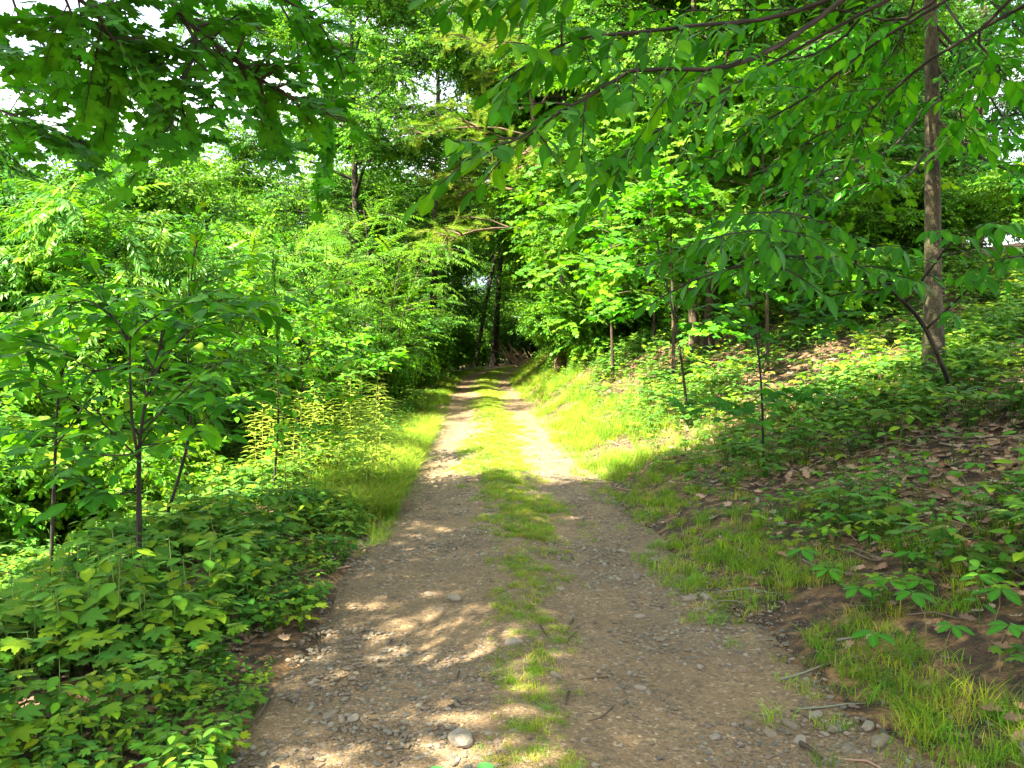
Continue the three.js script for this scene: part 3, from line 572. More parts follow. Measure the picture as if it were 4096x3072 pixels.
{
  const b = onGround(-2.2, -5.35);
  sapling({ name: 'dark_sapling', label: 'young tree with a thin dark stem and wide oval leaves rising from the herb carpet', base: b, seed: 51, r0: 0.021, size: 0.165, geos: G.oval, cols: [[0.06, 0.20, 0.012], [0.08, 0.235, 0.012], [0.05, 0.165, 0.014], [0.15, 0.33, 0.010], [0.22, 0.40, 0.010]], twigs: 10, tl: [0.25, 0.55],
    stems: [[[[139, 520, 5.3], [139, 462, 5.3], [141, 430, 5.35], [150, 380, 5.4], [165, 330, 5.5]]], [[[132, 420, 5.3], [130, 372, 5.3], [128, 340, 5.3], [108, 310, 5.3], [98, 275, 5.3]], [0, 0.4]]],
    branches: [[0, 0.62, [[180, 395, 5.2], [205, 372, 5.0], [240, 355, 4.9]]], [0, 0.42, [[110, 430, 5.1], [80, 405, 5.0], [40, 385, 4.9]]], [0, 0.5, [[175, 440, 5.2], [210, 415, 5.1], [245, 400, 5.1]]], [0, 0.45, [[105, 455, 5.4], [60, 440, 5.5], [10, 430, 5.6]]], [1, 0.45, [[95, 370, 5.2], [50, 345, 5.1], [8, 335, 5.0]]], [1, 0.6, [[150, 320, 5.2], [180, 305, 5.2], [225, 300, 5.2]]], [1, 0.75, [[85, 300, 5.3], [50, 320, 5.3], [30, 345, 5.2]]], [0, 0.8, [[190, 330, 5.4], [230, 320, 5.4], [262, 300, 5.5]]], [0, 0.3, [[110, 495, 5.2], [85, 480, 5.1], [70, 465, 5.0]]]] });
  const SUNLIT_GREEN = () => [[0.15, 0.30, 0.014], [0.17, 0.31, 0.014], [0.12, 0.27, 0.014], [0.18, 0.31, 0.014], [0.11, 0.25, 0.014]];  // sunlight partly put into the colour: lighter, yellower than the shaded plants
  sapling({ name: 'light_green_sapling', label: 'light green sapling with upright leafy tip behind the dark young tree', base: onGround(-2.75, -7.0), seed: 52, r0: 0.016, size: 0.125, geos: G.oval, cols: SUNLIT_GREEN(), twigs: 11, tl: [0.25, 0.6], gap: 0.075, trans: 0.5,
    stems: [[[[190, 430, 7.0], [188, 350, 7.0], [190, 290, 7.0], [196, 242, 7.0]]], [[[150, 380, 6.8], [118, 340, 6.8], [100, 310, 6.7]], [0, 0.35]], [[[225, 350, 7.1], [245, 320, 7.2], [258, 290, 7.2]], [0, 0.4]]],
    branches: [[0, 0.5, [[150, 330, 6.8], [100, 315, 6.6], [40, 335, 6.4]]], [0, 0.6, [[220, 310, 6.8], [250, 300, 6.8]]], [0, 0.7, [[160, 300, 7], [130, 285, 7]]], [0, 0.8, [[215, 280, 7], [235, 265, 7]]], [0, 0.4, [[120, 380, 6.8], [60, 370, 6.7]]], [0, 0.35, [[240, 380, 7], [280, 370, 7]]]] });
  sapling({ name: 'light_green_sapling', label: 'bushy light green sapling with very broad leaves beside the dark young tree', base: onGround(-3.35, -6.5), seed: 57, r0: 0.016, size: 0.15, geos: G.oval, cols: SUNLIT_GREEN(), twigs: 12, tl: [0.25, 0.6], gap: 0.08, trans: 0.5,
    stems: [[[[55, 460, 6.5], [58, 400, 6.5], [66, 350, 6.5], [80, 312, 6.5]]], [[[90, 400, 6.5], [130, 370, 6.5], [150, 335, 6.5]], [0, 0.3]]],
    branches: [[0, 0.6, [[30, 370, 6.4], [5, 350, 6.4]]], [0, 0.75, [[40, 335, 6.4], [20, 325, 6.4]]], [0, 0.8, [[105, 330, 6.4], [125, 315, 6.4]]], [1, 0.5, [[150, 400, 6.4], [190, 390, 6.4]]], [1, 0.7, [[170, 360, 6.5], [205, 345, 6.5]]], [0, 0.4, [[25, 420, 6.4], [0, 410, 6.4]]], [1, 0.3, [[130, 430, 6.3], [165, 425, 6.2]]]] });
  sapling({ name: 'light_green_sapling', label: 'light green sapling on a straight pale stem above the goldenrod', base: onGround(-2.1, -8.4), seed: 53, r0: 0.014, size: 0.115, geos: G.oval, cols: SUNLIT_GREEN(), twigs: 11, tl: [0.25, 0.6], gap: 0.075, trans: 0.5,
    stems: [[[[278, 430, 8.4], [278, 380, 8.4], [276, 310, 8.4], [272, 258, 8.4]]]],
    branches: [[0, 0.45, [[310, 400, 8.2], [345, 388, 8.1]]], [0, 0.5, [[250, 395, 8.2], [222, 400, 8.1]]], [0, 0.55, [[320, 370, 8.3], [365, 350, 8.2]]], [0, 0.65, [[245, 340, 8.3], [215, 345, 8.2]]], [0, 0.72, [[305, 320, 8.3], [335, 305, 8.3]]], [0, 0.8, [[300, 300, 8.4], [318, 285, 8.4]]], [0, 0.85, [[255, 290, 8.4], [240, 280, 8.4]]], [0, 0.35, [[300, 430, 8.2], [330, 425, 8.1]]]] });
  sapling({ name: 'light_green_sapling', label: 'low bushy light green sapling where the sunlit verge meets the thicket', base: onGround(-2.5, -11.2), seed: 54, r0: 0.016, size: 0.115, geos: G.oval, cols: [...SUNLIT_GREEN(), [0.10, 0.27, 0.014]], twigs: 12, tl: [0.3, 0.7], gap: 0.075, trans: 0.5,
    stems: [[[[300, 400, 11.2], [310, 350, 11.2], [318, 315, 11.2]]], [[[340, 360, 11.1], [362, 330, 11.1]], [0, 0.3]]],
    branches: [[0, 0.4, [[340, 380, 11], [375, 365, 10.9]]], [0, 0.5, [[280, 360, 11], [250, 350, 11]]], [1, 0.5, [[370, 360, 11], [395, 355, 11]]], [0, 0.6, [[335, 340, 11], [360, 345, 11]]], [0, 0.7, [[290, 330, 11.2], [270, 320, 11.2]]]] });
  sapling({ name: 'maple_sapling', label: 'sunlit maple sapling spreading over the grassy bank beside the track', base: onGround(3.0, -11.6), seed: 55, r0: 0.022, size: 0.105, geos: G.maple, cols: [[0.16, 0.36, 0.012], [0.21, 0.40, 0.012], [0.11, 0.29, 0.014], [0.08, 0.24, 0.02]], twigs: 13, tl: [0.4, 0.9], gap: 0.10, trans: 0.5, hang: 0.3,  // sunlight partly painted in: yellower greens than the shaded maple sapling
    stems: [[[[680, 350, 11.5], [668, 290, 11.5], [655, 230, 11.5], [650, 190, 11.4]]], [[[700, 280, 11.4], [712, 230, 11.4], [705, 185, 11.4]], [0, 0.4]]],
    branches: [[0, 0.6, [[620, 270, 11.2], [590, 265, 11]]], [0, 0.7, [[625, 240, 11.2], [600, 220, 11]]], [0, 0.8, [[630, 205, 11.3], [610, 190, 11.1]]], [1, 0.6, [[740, 230, 11], [760, 225, 10.8]]], [0, 0.5, [[640, 310, 11.2], [605, 300, 11]]], [1, 0.8, [[680, 190, 11.2], [660, 170, 11]]], [1, 0.4, [[730, 275, 11], [750, 280, 10.9]]], [0, 0.4, [[700, 330, 11], [720, 322, 10.8]]]] });
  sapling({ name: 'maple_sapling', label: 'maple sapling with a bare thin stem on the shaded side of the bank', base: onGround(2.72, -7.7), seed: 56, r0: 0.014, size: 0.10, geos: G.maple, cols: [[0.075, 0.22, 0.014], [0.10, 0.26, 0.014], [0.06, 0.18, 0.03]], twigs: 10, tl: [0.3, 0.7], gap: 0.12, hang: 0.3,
    stems: [[[[762, 400, 7.6], [758, 350, 7.6], [750, 300, 7.6], [741, 240, 7.5]]], [[[790, 330, 7.5], [800, 300, 7.4]], [0, 0.45]]],
    branches: [[0, 0.6, [[720, 315, 7.3], [690, 300, 7.1]]], [0, 0.75, [[715, 270, 7.3], [690, 260, 7.1]]], [0, 0.7, [[780, 275, 7.4], [805, 270, 7.2]]], [0, 0.28, [[740, 410, 7.4], [715, 405, 7.2]]], [0, 0.34, [[785, 395, 7.4], [810, 392, 7.3]]], [1, 0.6, [[820, 320, 7.3], [840, 318, 7.2]]]] });
}

// ----- thicket along the lower side of the track
const BUSH = 'bushes of the thicket along the lower verge';
[
  [-4.7, -11.2, 4.7, 1.6, 'long', M.leafGlossy, [C.fresh, C.lime, C.blue], 1100, 'tall bush of narrow glossy leaves catching the sun'],
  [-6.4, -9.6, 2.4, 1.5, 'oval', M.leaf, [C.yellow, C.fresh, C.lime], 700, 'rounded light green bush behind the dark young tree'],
  [-3.4, -14.2, 2.6, 1.3, 'ovalFine', M.leaf, [C.fresh, C.mid, C.lime], 800],
  [-4.9, -17.0, 4.8, 1.8, 'oval', M.leaf, [C.mid, C.fresh, C.blue], 900],
  [-2.9, -18.6, 2.3, 1.2, 'ovalFine', M.leaf, [C.fresh, C.mid], 700],
  [-3.3, -22.5, 3.0, 1.5, 'oval', M.leaf, [C.mid, C.fresh, C.dark], 800],
  [-2.6, -27.0, 3.0, 1.4, 'oval', M.leaf, [C.fresh, C.mid, C.blue], 800],
  [-3.4, -31.5, 3.6, 1.8, 'oval', M.leaf, [C.mid, C.fresh], 800],
  [-2.4, -38.0, 3.4, 1.7, 'oval', M.leaf, [C.fresh, C.mid], 700],
  [-1.9, -45.0, 3.0, 1.8, 'oval', M.leaf, [C.fresh, C.mid, C.lime], 700],
  [-7.6, -12.6, 5.2, 2.1, 'oval', M.leaf, [C.mid, C.blue, C.fresh], 1000],
  [-9.6, -16.4, 4.6, 2.4, 'oval', M.leaf, [C.mid, C.fresh, C.blue], 1000],
  [-6.6, -20.0, 5.4, 2.2, 'oval', M.leafGlossy, [C.mid, C.fresh, C.lime], 1000],
  [-5.2, -8.3, 1.5, 1.2, 'ovalFine', M.leaf, [C.fresh, C.mid], 600],
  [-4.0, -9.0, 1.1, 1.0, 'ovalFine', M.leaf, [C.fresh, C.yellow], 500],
].forEach(([x, z, h, R, s, leaf, colors, count, label], k) => makeShrub({ name: 'thicket_bush', label: label ?? (s === 'ovalFine' ? 'low fine-leaved green bush in front of the thicket' : leaf === M.leafGlossy ? 'high glossy-leaved bush deep in the thicket' : 'dense green bush in the thicket along the lower verge'), group: label || leaf === M.leafGlossy ? undefined : s === 'ovalFine' ? 'fine-leaved bushes in front of the thicket' : BUSH, x, z, h, R, spray: SP[s], leaf, colors, count, seed: 200 + k, stems: 8, r: 0.022, bark: M.barkDark, jitter: 0.2 }));
// sumac with long feathery fronds
for (const [x, z, h, R, n, sd] of [[-2.4, -19.8, 6.0, 2.1, 620, 1], [-3.8, -16.2, 4.6, 1.6, 420, 2]]) makeShrub({ name: 'sumac', label: sd === 1 ? 'tall sumac with feathery fronds leaning towards the track' : 'shorter sumac with feathery fronds inside the thicket', category: 'sumac', x, z, h, R, stems: 6, r: 0.03, spray: SP.frond, leaf: M.leafSoft, colors: [C.lime, C.fresh, [0.12, 0.30, 0.03]], count: n, seed: 240 + sd, bark: M.barkBrown, jitter: 0.15 });

// ----- tall trees
const T = (o) => makeTree({ bark: M.barkDark, limbs: 13, ...broad, ...o });
T({ name: 'tall_tree', label: 'tall thin dark-trunked tree rising above the sumac', x: -4.4, z: -30, h: 19, r: 0.17, crownBase: 5, R: 4.8, limbs: 24, count: 2300, seed: 301, cut: 0.3, size: 1.15, jitter: 0.4 });
T({ name: 'tall_tree', label: 'very tall tree lifting its crown over the far stretch of the track', x: -2.2, z: -40, h: 23, r: 0.2, crownBase: 7, R: 5.4, limbs: 24, count: 1700, seed: 304, size: 1.5, cut: 0.25, jitter: 0.5, bark: M.barkBrown });
T({ name: 'tall_tree', label: 'thick dark trunk standing where the track bends away', x: 1.1, z: -57, h: 19, r: 0.24, lean: [1.0, 0], crownBase: 5.5, R: 5, count: 1100, seed: 302, size: 1.5 });
T({ name: 'tall_tree', label: 'forked slim trunk beside the thick dark trunk at the bend', x: -0.2, z: -56, h: 15, r: 0.15, lean: [2.4, 0], wobble: 0.35, crownBase: 5, R: 4, count: 850, seed: 303, size: 1.5 });
const MIDG = 'woodland trees beyond the thicket', MIDL = 'leafy woodland tree rising beyond the thicket';
[[-11, -13, 7, 4, 1000], [-8.8, -23, 7.5, 3.6, 1100], [-14, -19, 8, 4.5, 1000], [-17, -27, 9, 5, 900], [-11, -31, 8.5, 4.2, 1000], [-7.4, -37, 9.5, 4.0, 1000], [-3.6, -46, 11, 3.8, 900], [-14, -42, 11, 5, 900], [-21, -36, 10, 6, 800], [-7.5, -52, 12, 4.6, 800], [-27, -48, 12, 6.5, 600], [-17, -56, 13, 6, 700]].forEach(([x, z, h, R, count], k) =>
  T({ name: 'woodland_tree', label: k % 3 ? MIDL : 'bluish-green leafy tree rising beyond the thicket', group: k % 3 ? MIDG : 'bluish-green trees beyond the thicket', x, z, h, R, r: 0.012 * h, crownBase: h * 0.12, limbs: 19, count, seed: 320 + k, size: z < -34 ? 1.7 : 1.3, cut: 0.2, jitter: 0.4, colors: k % 3 ? broad.colors : [C.blue, C.mid, C.fresh] }));
const FARG = 'trees closing the view past the bend', FARL = 'leafy tree in the wood past the bend';
[[5, -62], [9, -57], [-9, -72], [-2, -76], [5, -78], [12, -70], [18, -66], [25, -72], [-16, -80], [-26, -74], [-36, -62], [34, -64], [14, -84], [0, -92], [-10, -95], [24, -90]].forEach(([x, z], k) =>
  T({ name: 'far_tree', label: FARL, group: FARG, x, z, h: (x > 8 ? 12 : x < -8 ? 11 : 15) + (k * 7 % 4), R: 6, r: 0.2, crownBase: 0.6, limbs: 20, count: 620, seed: 360 + k, size: 2.3, jitter: 0.8, bark: M.barkBrown }));
// ----- on the bank
const BANKG = 'trees along the top of the bank', BANKL = 'leafy tree growing on the upper bank';
[[2.9, -27.5, 14, 3.2, 1200, 0.10], [3.6, -29.5, 15, 3.6, 1200, 0.13], [4.6, -22, 9, 3.0, 1300, 0.09], [5.4, -34, 15, 4, 1000, 0.14], [4.4, -42, 13, 3.6, 900, 0.14], [8, -40, 9, 3.5, 700, 0.12], [7.0, -28, 7, 2.6, 700, 0.09], [6.0, -48, 13, 4.2, 800, 0.15]].forEach(([x, z, h, R, count, r], k) =>
  T({ name: 'bank_tree', label: k === 0 ? 'sunlit pale trunk on the steep part of the bank' : k === 1 ? 'thicker sunlit trunk just above the pale one on the steep bank' : BANKL, group: k < 2 ? undefined : BANKG, x, z, h, R, r, crownBase: k < 2 ? 4.2 : 1.8, limbs: 17, count, seed: 400 + k, bark: k < 2 ? M.barkPale : M.barkBrown, size: z < -30 ? 1.4 : 1.1, ...mapleKind, colors: [C.fresh, C.lime, C.mid] }));
// twin stems and saplings of the understorey
T({ name: 'understorey_tree', label: 'brown trunk of a twin pair behind the sunlit maple sapling, the straighter one', x: 4.25, z: -16, h: 9, r: 0.1, crownBase: 4.2, R: 2.6, count: 700, seed: 420, bark: M.barkBrown });
T({ name: 'understorey_tree', label: 'brown trunk of a twin pair behind the sunlit maple sapling, the leaning one', x: 4.55, z: -16.2, h: 9, r: 0.11, lean: [0.5, 0], crownBase: 4.4, R: 2.6, count: 700, seed: 421, bark: M.barkBrown });
[[3.4, -22, 2.0, 1.3, 'maple'], [6.6, -15, 1.7, 1.2, 'maple'], [7.4, -18, 2.2, 1.5, 'oval'], [5.6, -20, 3.4, 1.6, 'oval'], [10.5, -19, 2.2, 1.6, 'oval'], [2.7, -24.5, 2.4, 1.2, 'oval'], [12.5, -17, 1.8, 1.6, 'oval'], [8.6, -23, 2.8, 1.8, 'oval'], [13, -24, 2.6, 2.0, 'oval'], [3.6, -33, 3.0, 1.6, 'oval'], [3.5, -38, 3.0, 1.7, 'oval'], [16, -30, 3.4, 2.4, 'oval'], [21, -30, 3.4, 2.6, 'oval'], [11, -30, 3.4, 2.2, 'oval']].forEach(([x, z, h, R, s], k) =>
  makeShrub({ name: 'understorey_shrub', label: s.startsWith('maple') ? 'young maple shrub with lobed leaves growing on the bank' : s === 'ovalFine' ? 'fine-leaved shrub low on the sunny bank' : 'oval-leaved understorey shrub growing on the wooded bank', group: s.startsWith('maple') ? 'maple shrubs on the bank' : s === 'ovalFine' ? undefined : 'oval-leaved understorey shrubs on the bank', x, z, h, R, spray: SP[s], colors: [C.fresh, C.mid, C.lime], count: Math.round(300 * R * Math.sqrt(h)), seed: 440 + k, stems: 5, r: 0.018, bark: M.barkBrown, jitter: 0.22 }));
// pines
const PG = 'pine trunks of the upper wood', PL = 'straight reddish pine trunk in the upper wood';
[[6.2, -18.5, 17, 0.11], [8.3, -21, 18, 0.13], [7.6, -25, 18, 0.13], [10.2, -22.5, 18, 0.15], [11.5, -26, 19, 0.15], [9.4, -30, 18, 0.14], [13.2, -24, 18, 0.16], [13.6, -29, 19, 0.15], [16, -27, 19, 0.17], [18.5, -30, 19, 0.17], [12, -34, 19, 0.16], [16, -36, 19, 0.17], [21, -36, 20, 0.18], [10.5, -40, 19, 0.17], [17, -44, 20, 0.18], [24, -44, 20, 0.18], [30, -52, 20, 0.2], [22, -54, 20, 0.2]].forEach(([x, z, h, r], k) => {
  const [g] = makeTree({ name: 'pine_tree', label: PL, group: PG, category: 'pine tree', x, z, h, r, lean: [Math.sin(k * 2.1) * 0.3, Math.cos(k * 1.7) * 0.3], crownBase: h * 0.55, R: 2.9, limbs: 18, conifer: true, subs: 2.2, sag: 0.05, bark: M.barkPine, spray: SP.pine, leaf: M.leafSoft, colors: [C.pine, C.dark, C.pine], count: z < -30 ? 380 : 170, size: z < -30 ? 1.8 : 1.7, seed: 500 + k });
  const q = rng(700 + k), dead = new GB(); // dead lower branches
  for (let j = 0; j < 9; j++) { const y = q.r(1.5, h * 0.5), a = q() * 6.28, l = q.r(0.5, 1.5); const s = V(0, y, 0), e = V(Math.cos(a) * l, y - q.r(0, 0.3), Math.sin(a) * l); dead.tube([s, s.clone().lerp(e, 0.5).add(V(0, 0.06, 0)), e], [0.014, 0.01, 0.004], 3); }
  part(g, 'dead_branch', dead.geo(), M.deadWood);
});
makeTree({ name: 'pine_tree', label: 'pale green pine whose boughs hang over the middle of the track', category: 'pine tree', x: 2.6, z: -25.5, h: 15, r: 0.16, lean: [-1.6, 0], crownBase: 3.6, R: 4.6, limbs: 34, conifer: true, subs: 2.2, sag: 0.1, bark: M.barkPine, spray: SP.pine, leaf: M.leafSoft, colors: [C.pineLight, C.pine, C.pineLight], count: 1700, size: 1.25, seed: 540 });

// low bushes that close the view past the bend
[[-5.5, -60], [-2.6, -61], [0.4, -62], [3.2, -60], [6.2, -54], [9.5, -50], [-8.5, -57], [7.4, -66], [-0.8, -68], [13, -60]].forEach(([x, z], k) => makeShrub({ name: 'far_bush', label: 'bushy undergrowth at the foot of the trees past the bend', group: 'bushes past the bend', x, z, h: 3 + (k % 3) * 0.6, R: 2.4, spray: SP.bough, colors: [C.mid, C.fresh, C.dark], count: 240, seed: 560 + k, stems: 6, r: 0.03, size: 1.6, bark: M.barkDark, jitter: 0.3 }));

// slender young maples along the bank, leafy above head height
[[3.5, -14.6, 5.4, 1.9], [4.7, -13.2, 5.0, 1.8], [3.0, -18.2, 5.6, 1.9], [4.2, -19.5, 6.5, 2.2], [3.2, -23.5, 6.5, 2.0]].forEach(([x, z, h, R], k) => makeTree({ name: 'young_maple', label: 'slender young maple on the bank, leafy above a bare stem', group: 'young maples on the bank', x, z, h, R, r: 0.035, crownBase: 1.7, limbs: 12, sag: 0.3, count: 330, seed: 580 + k, bark: M.barkBrown, spray: SP.mapleFine, colors: [C.fresh, C.lime, C.mid], jitter: 0.2, size: 1.1 }));
// darker understorey trees among the pines
[[8.4, -19.5, 7, 2.2], [10.8, -24, 8, 2.6], [14.5, -23.5, 7, 2.4], [13, -30, 9, 3], [18, -33, 10, 3.2], [6.6, -24, 8, 2.4], [9.5, -34, 10, 3], [22, -42, 11, 3.6], [15.5, -38, 10, 3.2]].forEach(([x, z, h, R], k) => makeTree({ name: 'slim_tree', label: 'slim dark-leaved tree between the pine trunks', group: 'slim trees among the pines', x, z, h, R, r: 0.07, crownBase: h * 0.22, limbs: 14, count: 420, seed: 600 + k, bark: M.barkBrown, spray: SP.bough, colors: [C.mid, C.dark, C.blue, C.fresh], jitter: 0.35, size: 1.15, cut: 0.3 }));

// ================================================================ low growth and ground detail
const visible = (p) => { _w.copy(p).project(camera); return Math.abs(_w.x) < 1.06 && Math.abs(_w.y) < 1.06 && _w.z < 1; };
const nearFrame = (p) => { _w.copy(p).project(camera); return Math.abs(_w.x) < 1.45 && _w.y > -1.6 && _w.z < 1; };
const strip = (u, z) => { const c = 0.13 + 0.1 * Math.sin(z * 0.7) + (z > -5 ? -0.02 : 0.05), w = lerp(0.2, 0.42, sstep(3.5, 9, -z)); return Math.abs(u + 0.02 - c + 0.08) / w; };
// grass tufts
const bladeSet = (n, h, sp, seed, lean = 0.5) => {
  const r = rng(seed), g = new GB();
  for (let k = 0; k < n; k++) {
    const a = r() * 6.28, l = h * r.r(0.5, 1.1), o = V(Math.cos(a) * sp * r(), 0, Math.sin(a) * sp * r()), b = r() * 6.28, out = l * lean * r.r(0.3, 1.3), w = 0.0013 * r.r(0.8, 1.7);
    const d = V(Math.cos(b), 0, Math.sin(b)), s = V(-d.z, 0, d.x), q = (t, ww) => { const c = o.clone().addScaledVector(d, out * t * t); c.y = l * t * (1 - 0.28 * t * lean); return [c.clone().addScaledVector(s, -ww), c.clone().addScaledVector(s, ww)]; };
    const p = [], [a0, a1] = q(0, w), [b0, b1] = q(0.45, w), [c0, c1] = q(0.78, w * 0.7), tip = q(1, 0)[0];
    for (const v of [a0, a1, b0, b1, c0, c1, tip]) p.push(v.x, v.y, v.z);
    const f = 1 + r.s() * 0.3; g.add(finish({ p, i: [0, 2, 1, 1, 2, 3, 2, 4, 3, 3, 4, 5, 4, 6, 5] }), null, [f * (1 + r.s() * 0.2), f, f]);
  }
  return g.geo();
};
const TUFT = [bladeSet(26, 0.085, 0.07, 1, 0.9), bladeSet(28, 0.11, 0.08, 2, 1.3), bladeSet(24, 0.07, 0.07, 3, 0.7)];
const TALL = [bladeSet(22, 0.26, 0.08, 4, 0.9), bladeSet(26, 0.32, 0.1, 5, 1.2), bladeSet(20, 0.22, 0.08, 6, 0.8)];
{
  const r = rng(61), mats = [], cols = [], tm = [], tc = [];
  const put = (m, c, x, z, s, col) => { if (!nearFrame(onGround(x, z))) return; m.push(frame(onGround(x, z, 0.004), V(r.s(), 0, r.s()), UPV, s)); c.push(tinted(col, r, 0.3)); };
  const G1 = [0.15, 0.32, 0.014], G2 = [0.26, 0.38, 0.018], G3 = [0.36, 0.40, 0.05];
  for (let k = 0; k < 38000; k++) { // the strip between the ruts
    const z = -1.6 - Math.pow(r(), 1.7) * 52, u = r.s() * 0.75 + 0.1, q = strip(u, z) + (fbm(u * 4 + 7, z * 2.1, 2) - 0.5) * 1.5;
    if (r() > 1.25 - q || (z > -6.5 && r() > 0.25 + 0.5 * sstep(0.45, 0.65, fbm(u * 5, z * 3, 2)))) continue;
    put(mats, cols, roadX(z) + u, z, r.r(0.35, 0.8) * lerp(0.75, 1.0, sstep(4, 9, -z)), r() < 0.35 ? G1 : r() < 0.65 ? G2 : G3);
  }
  for (let k = 0; k < 42000; k++) { // verges
    const z = -0.8 - Math.pow(r(), 1.5) * 50, right = r() < 0.62, e = right ? 0.95 + Math.abs(r.s() * r()) * 2.5 : -1.0 - Math.abs(r.s() * r()) * 1.0, n = fbm(e * 2 + 3, z * 1.3, 2);
    if (r() > sstep(0.36, 0.6, n) + 0.08 || r() > sstep(0.95, 1.75, Math.abs(e)) + 0.06 || (!right && r() > sstep(5.5, 8, -z)) || (right && z > -8.5 && r() > 0.62) || (right && z > -4.6 && e < 1.45 && r() < 0.85)) continue;
    const sunny = right && z < -8;
    if (r() < (sunny ? 0.5 : right ? 0.1 : 0.3)) put(tm, tc, roadX(z) + e, z, r.r(0.5, 1.1) * (right && z > -9 ? 0.55 : 1), r() < 0.38 ? G1 : r() < 0.68 ? G2 : G3); else put(mats, cols, roadX(z) + e, z, r.r(0.6, 1.25), r() < 0.45 ? G1 : r() < 0.8 ? G2 : G3);
  }
  for (let k = 0; k < 5000; k++) { // thin grass over the gravel's edge and the sunlit verge below the goldenrod
    const z = r.r(-16, -7.5), e = -1.05 - r() * 0.9; put(tm, tc, roadX(z) + e, z, r.r(0.6, 1.2), r() < 0.4 ? G1 : r() < 0.6 ? G2 : G3);
  }
  const gs = new THREE.Group(); gs.name = 'grass'; gs.userData = { kind: 'stuff', label: 'grass growing between the ruts and along both verges', category: 'grass' }; scene.add(gs);
  scatterMixed(gs, 'grass_tuft', TUFT, M.grass, mats, cols); scatterMixed(gs, 'tall_grass_tuft', TALL, M.grass, tm, tc);
  console.log('grass', mats.length, tm.length);
}
// broad-leaved herbs
const herbLeaf = ovalLeaf(1, 0.62, { seg: 4, droop: 0.18, fold: 0.15, peak: 0.42, petiole: 0.2 });
function herb(kind, seed) { // {stem, leaves: [matrix]}
  const r = rng(seed), stem = new GB(), lv = [], h = r.r(0.2, 0.34);
  if (kind === 0) { // three leaves on one stalk, two stalks
    for (let k = 0; k < 3; k++) { const a = k * 2.1 + r(), top = V(Math.cos(a) * 0.09, h * r.r(0.7, 1.05), Math.sin(a) * 0.09); stem.tube([V(0, -0.03, 0), V(top.x * 0.4, top.y * 0.6, top.z * 0.4), top], [0.0028, 0.0024, 0.0018], 3, [0.2, 0.28, 0.05]);
      for (let j = 0; j < 3; j++) { const b = a + (j - 1) * 1.5 + r.s() * 0.2; lv.push([top, V(Math.cos(b), r.r(-0.35, 0.05), Math.sin(b)), V(r.s() * 0.25, 1, r.s() * 0.25), r.r(0.065, 0.095)]); } }
  } else if (kind === 1) { // opposite pairs up a stem
    const top = V(r.s() * 0.05, h * 1.15, r.s() * 0.05); stem.tube([V(0, -0.03, 0), top.clone().multiplyScalar(0.5), top], [0.003, 0.0026, 0.0018], 3, [0.2, 0.28, 0.05]);
    for (let k = 0; k < 4; k++) { const t = 0.4 + k * 0.2, a = k * 1.57 + r.s() * 0.3; for (const s of [0, Math.PI]) lv.push([top.clone().multiplyScalar(t), V(Math.cos(a + s), r.r(-0.3, 0.1), Math.sin(a + s)), V(r.s() * 0.25, 1, r.s() * 0.25), r.r(0.06, 0.1) * (1.15 - 0.3 * t)]); }
  } else { // toothed cluster of loose leaves
    for (let k = 0; k < 8; k++) { const a = k * 2.4 + r.s() * 0.3, rad = 0.03 + r() * 0.1, top = V(Math.cos(a) * rad, h * r.r(0.45, 1), Math.sin(a) * rad); stem.tube([V(0, -0.03, 0), V(top.x * 0.3, top.y * 0.6, top.z * 0.3), top], [0.0024, 0.002, 0.0016], 3, [0.2, 0.28, 0.05]); lv.push([top, V(Math.cos(a), r.r(-0.4, 0), Math.sin(a)), V(r.s() * 0.25, 1, r.s() * 0.25), r.r(0.06, 0.105)]); }
  }
  return { stem, lv };
}
const lobedLeaf = mapleLeaf(1, MAPLE_HALF.map(([x, z]) => [x * 0.8, z]), 0.2, 0.15);
const herbs = [0, 1, 2, 0, 1, 2].map((k, j) => herb(k, 800 + j));
const herbGeo = herbs.map((h, j) => { const g = new GB().add({ p: h.stem.p, n: h.stem.n, u: h.stem.u, c: h.stem.c.map((q) => q * 3), i: h.stem.i }), r = rng(5); for (const l of h.lv) { const f = 1 + r.s() * 0.18; g.add(j % 6 === 2 || j % 6 === 3 ? lobedLeaf : herbLeaf, frame(...l), [f * (1 + r.s() * 0.15), f, f]); } return g.geo(); });
const H1 = [0.12, 0.28, 0.012], H2 = [0.065, 0.20, 0.010], H3 = [0.19, 0.33, 0.010], H4 = [0.09, 0.25, 0.022];
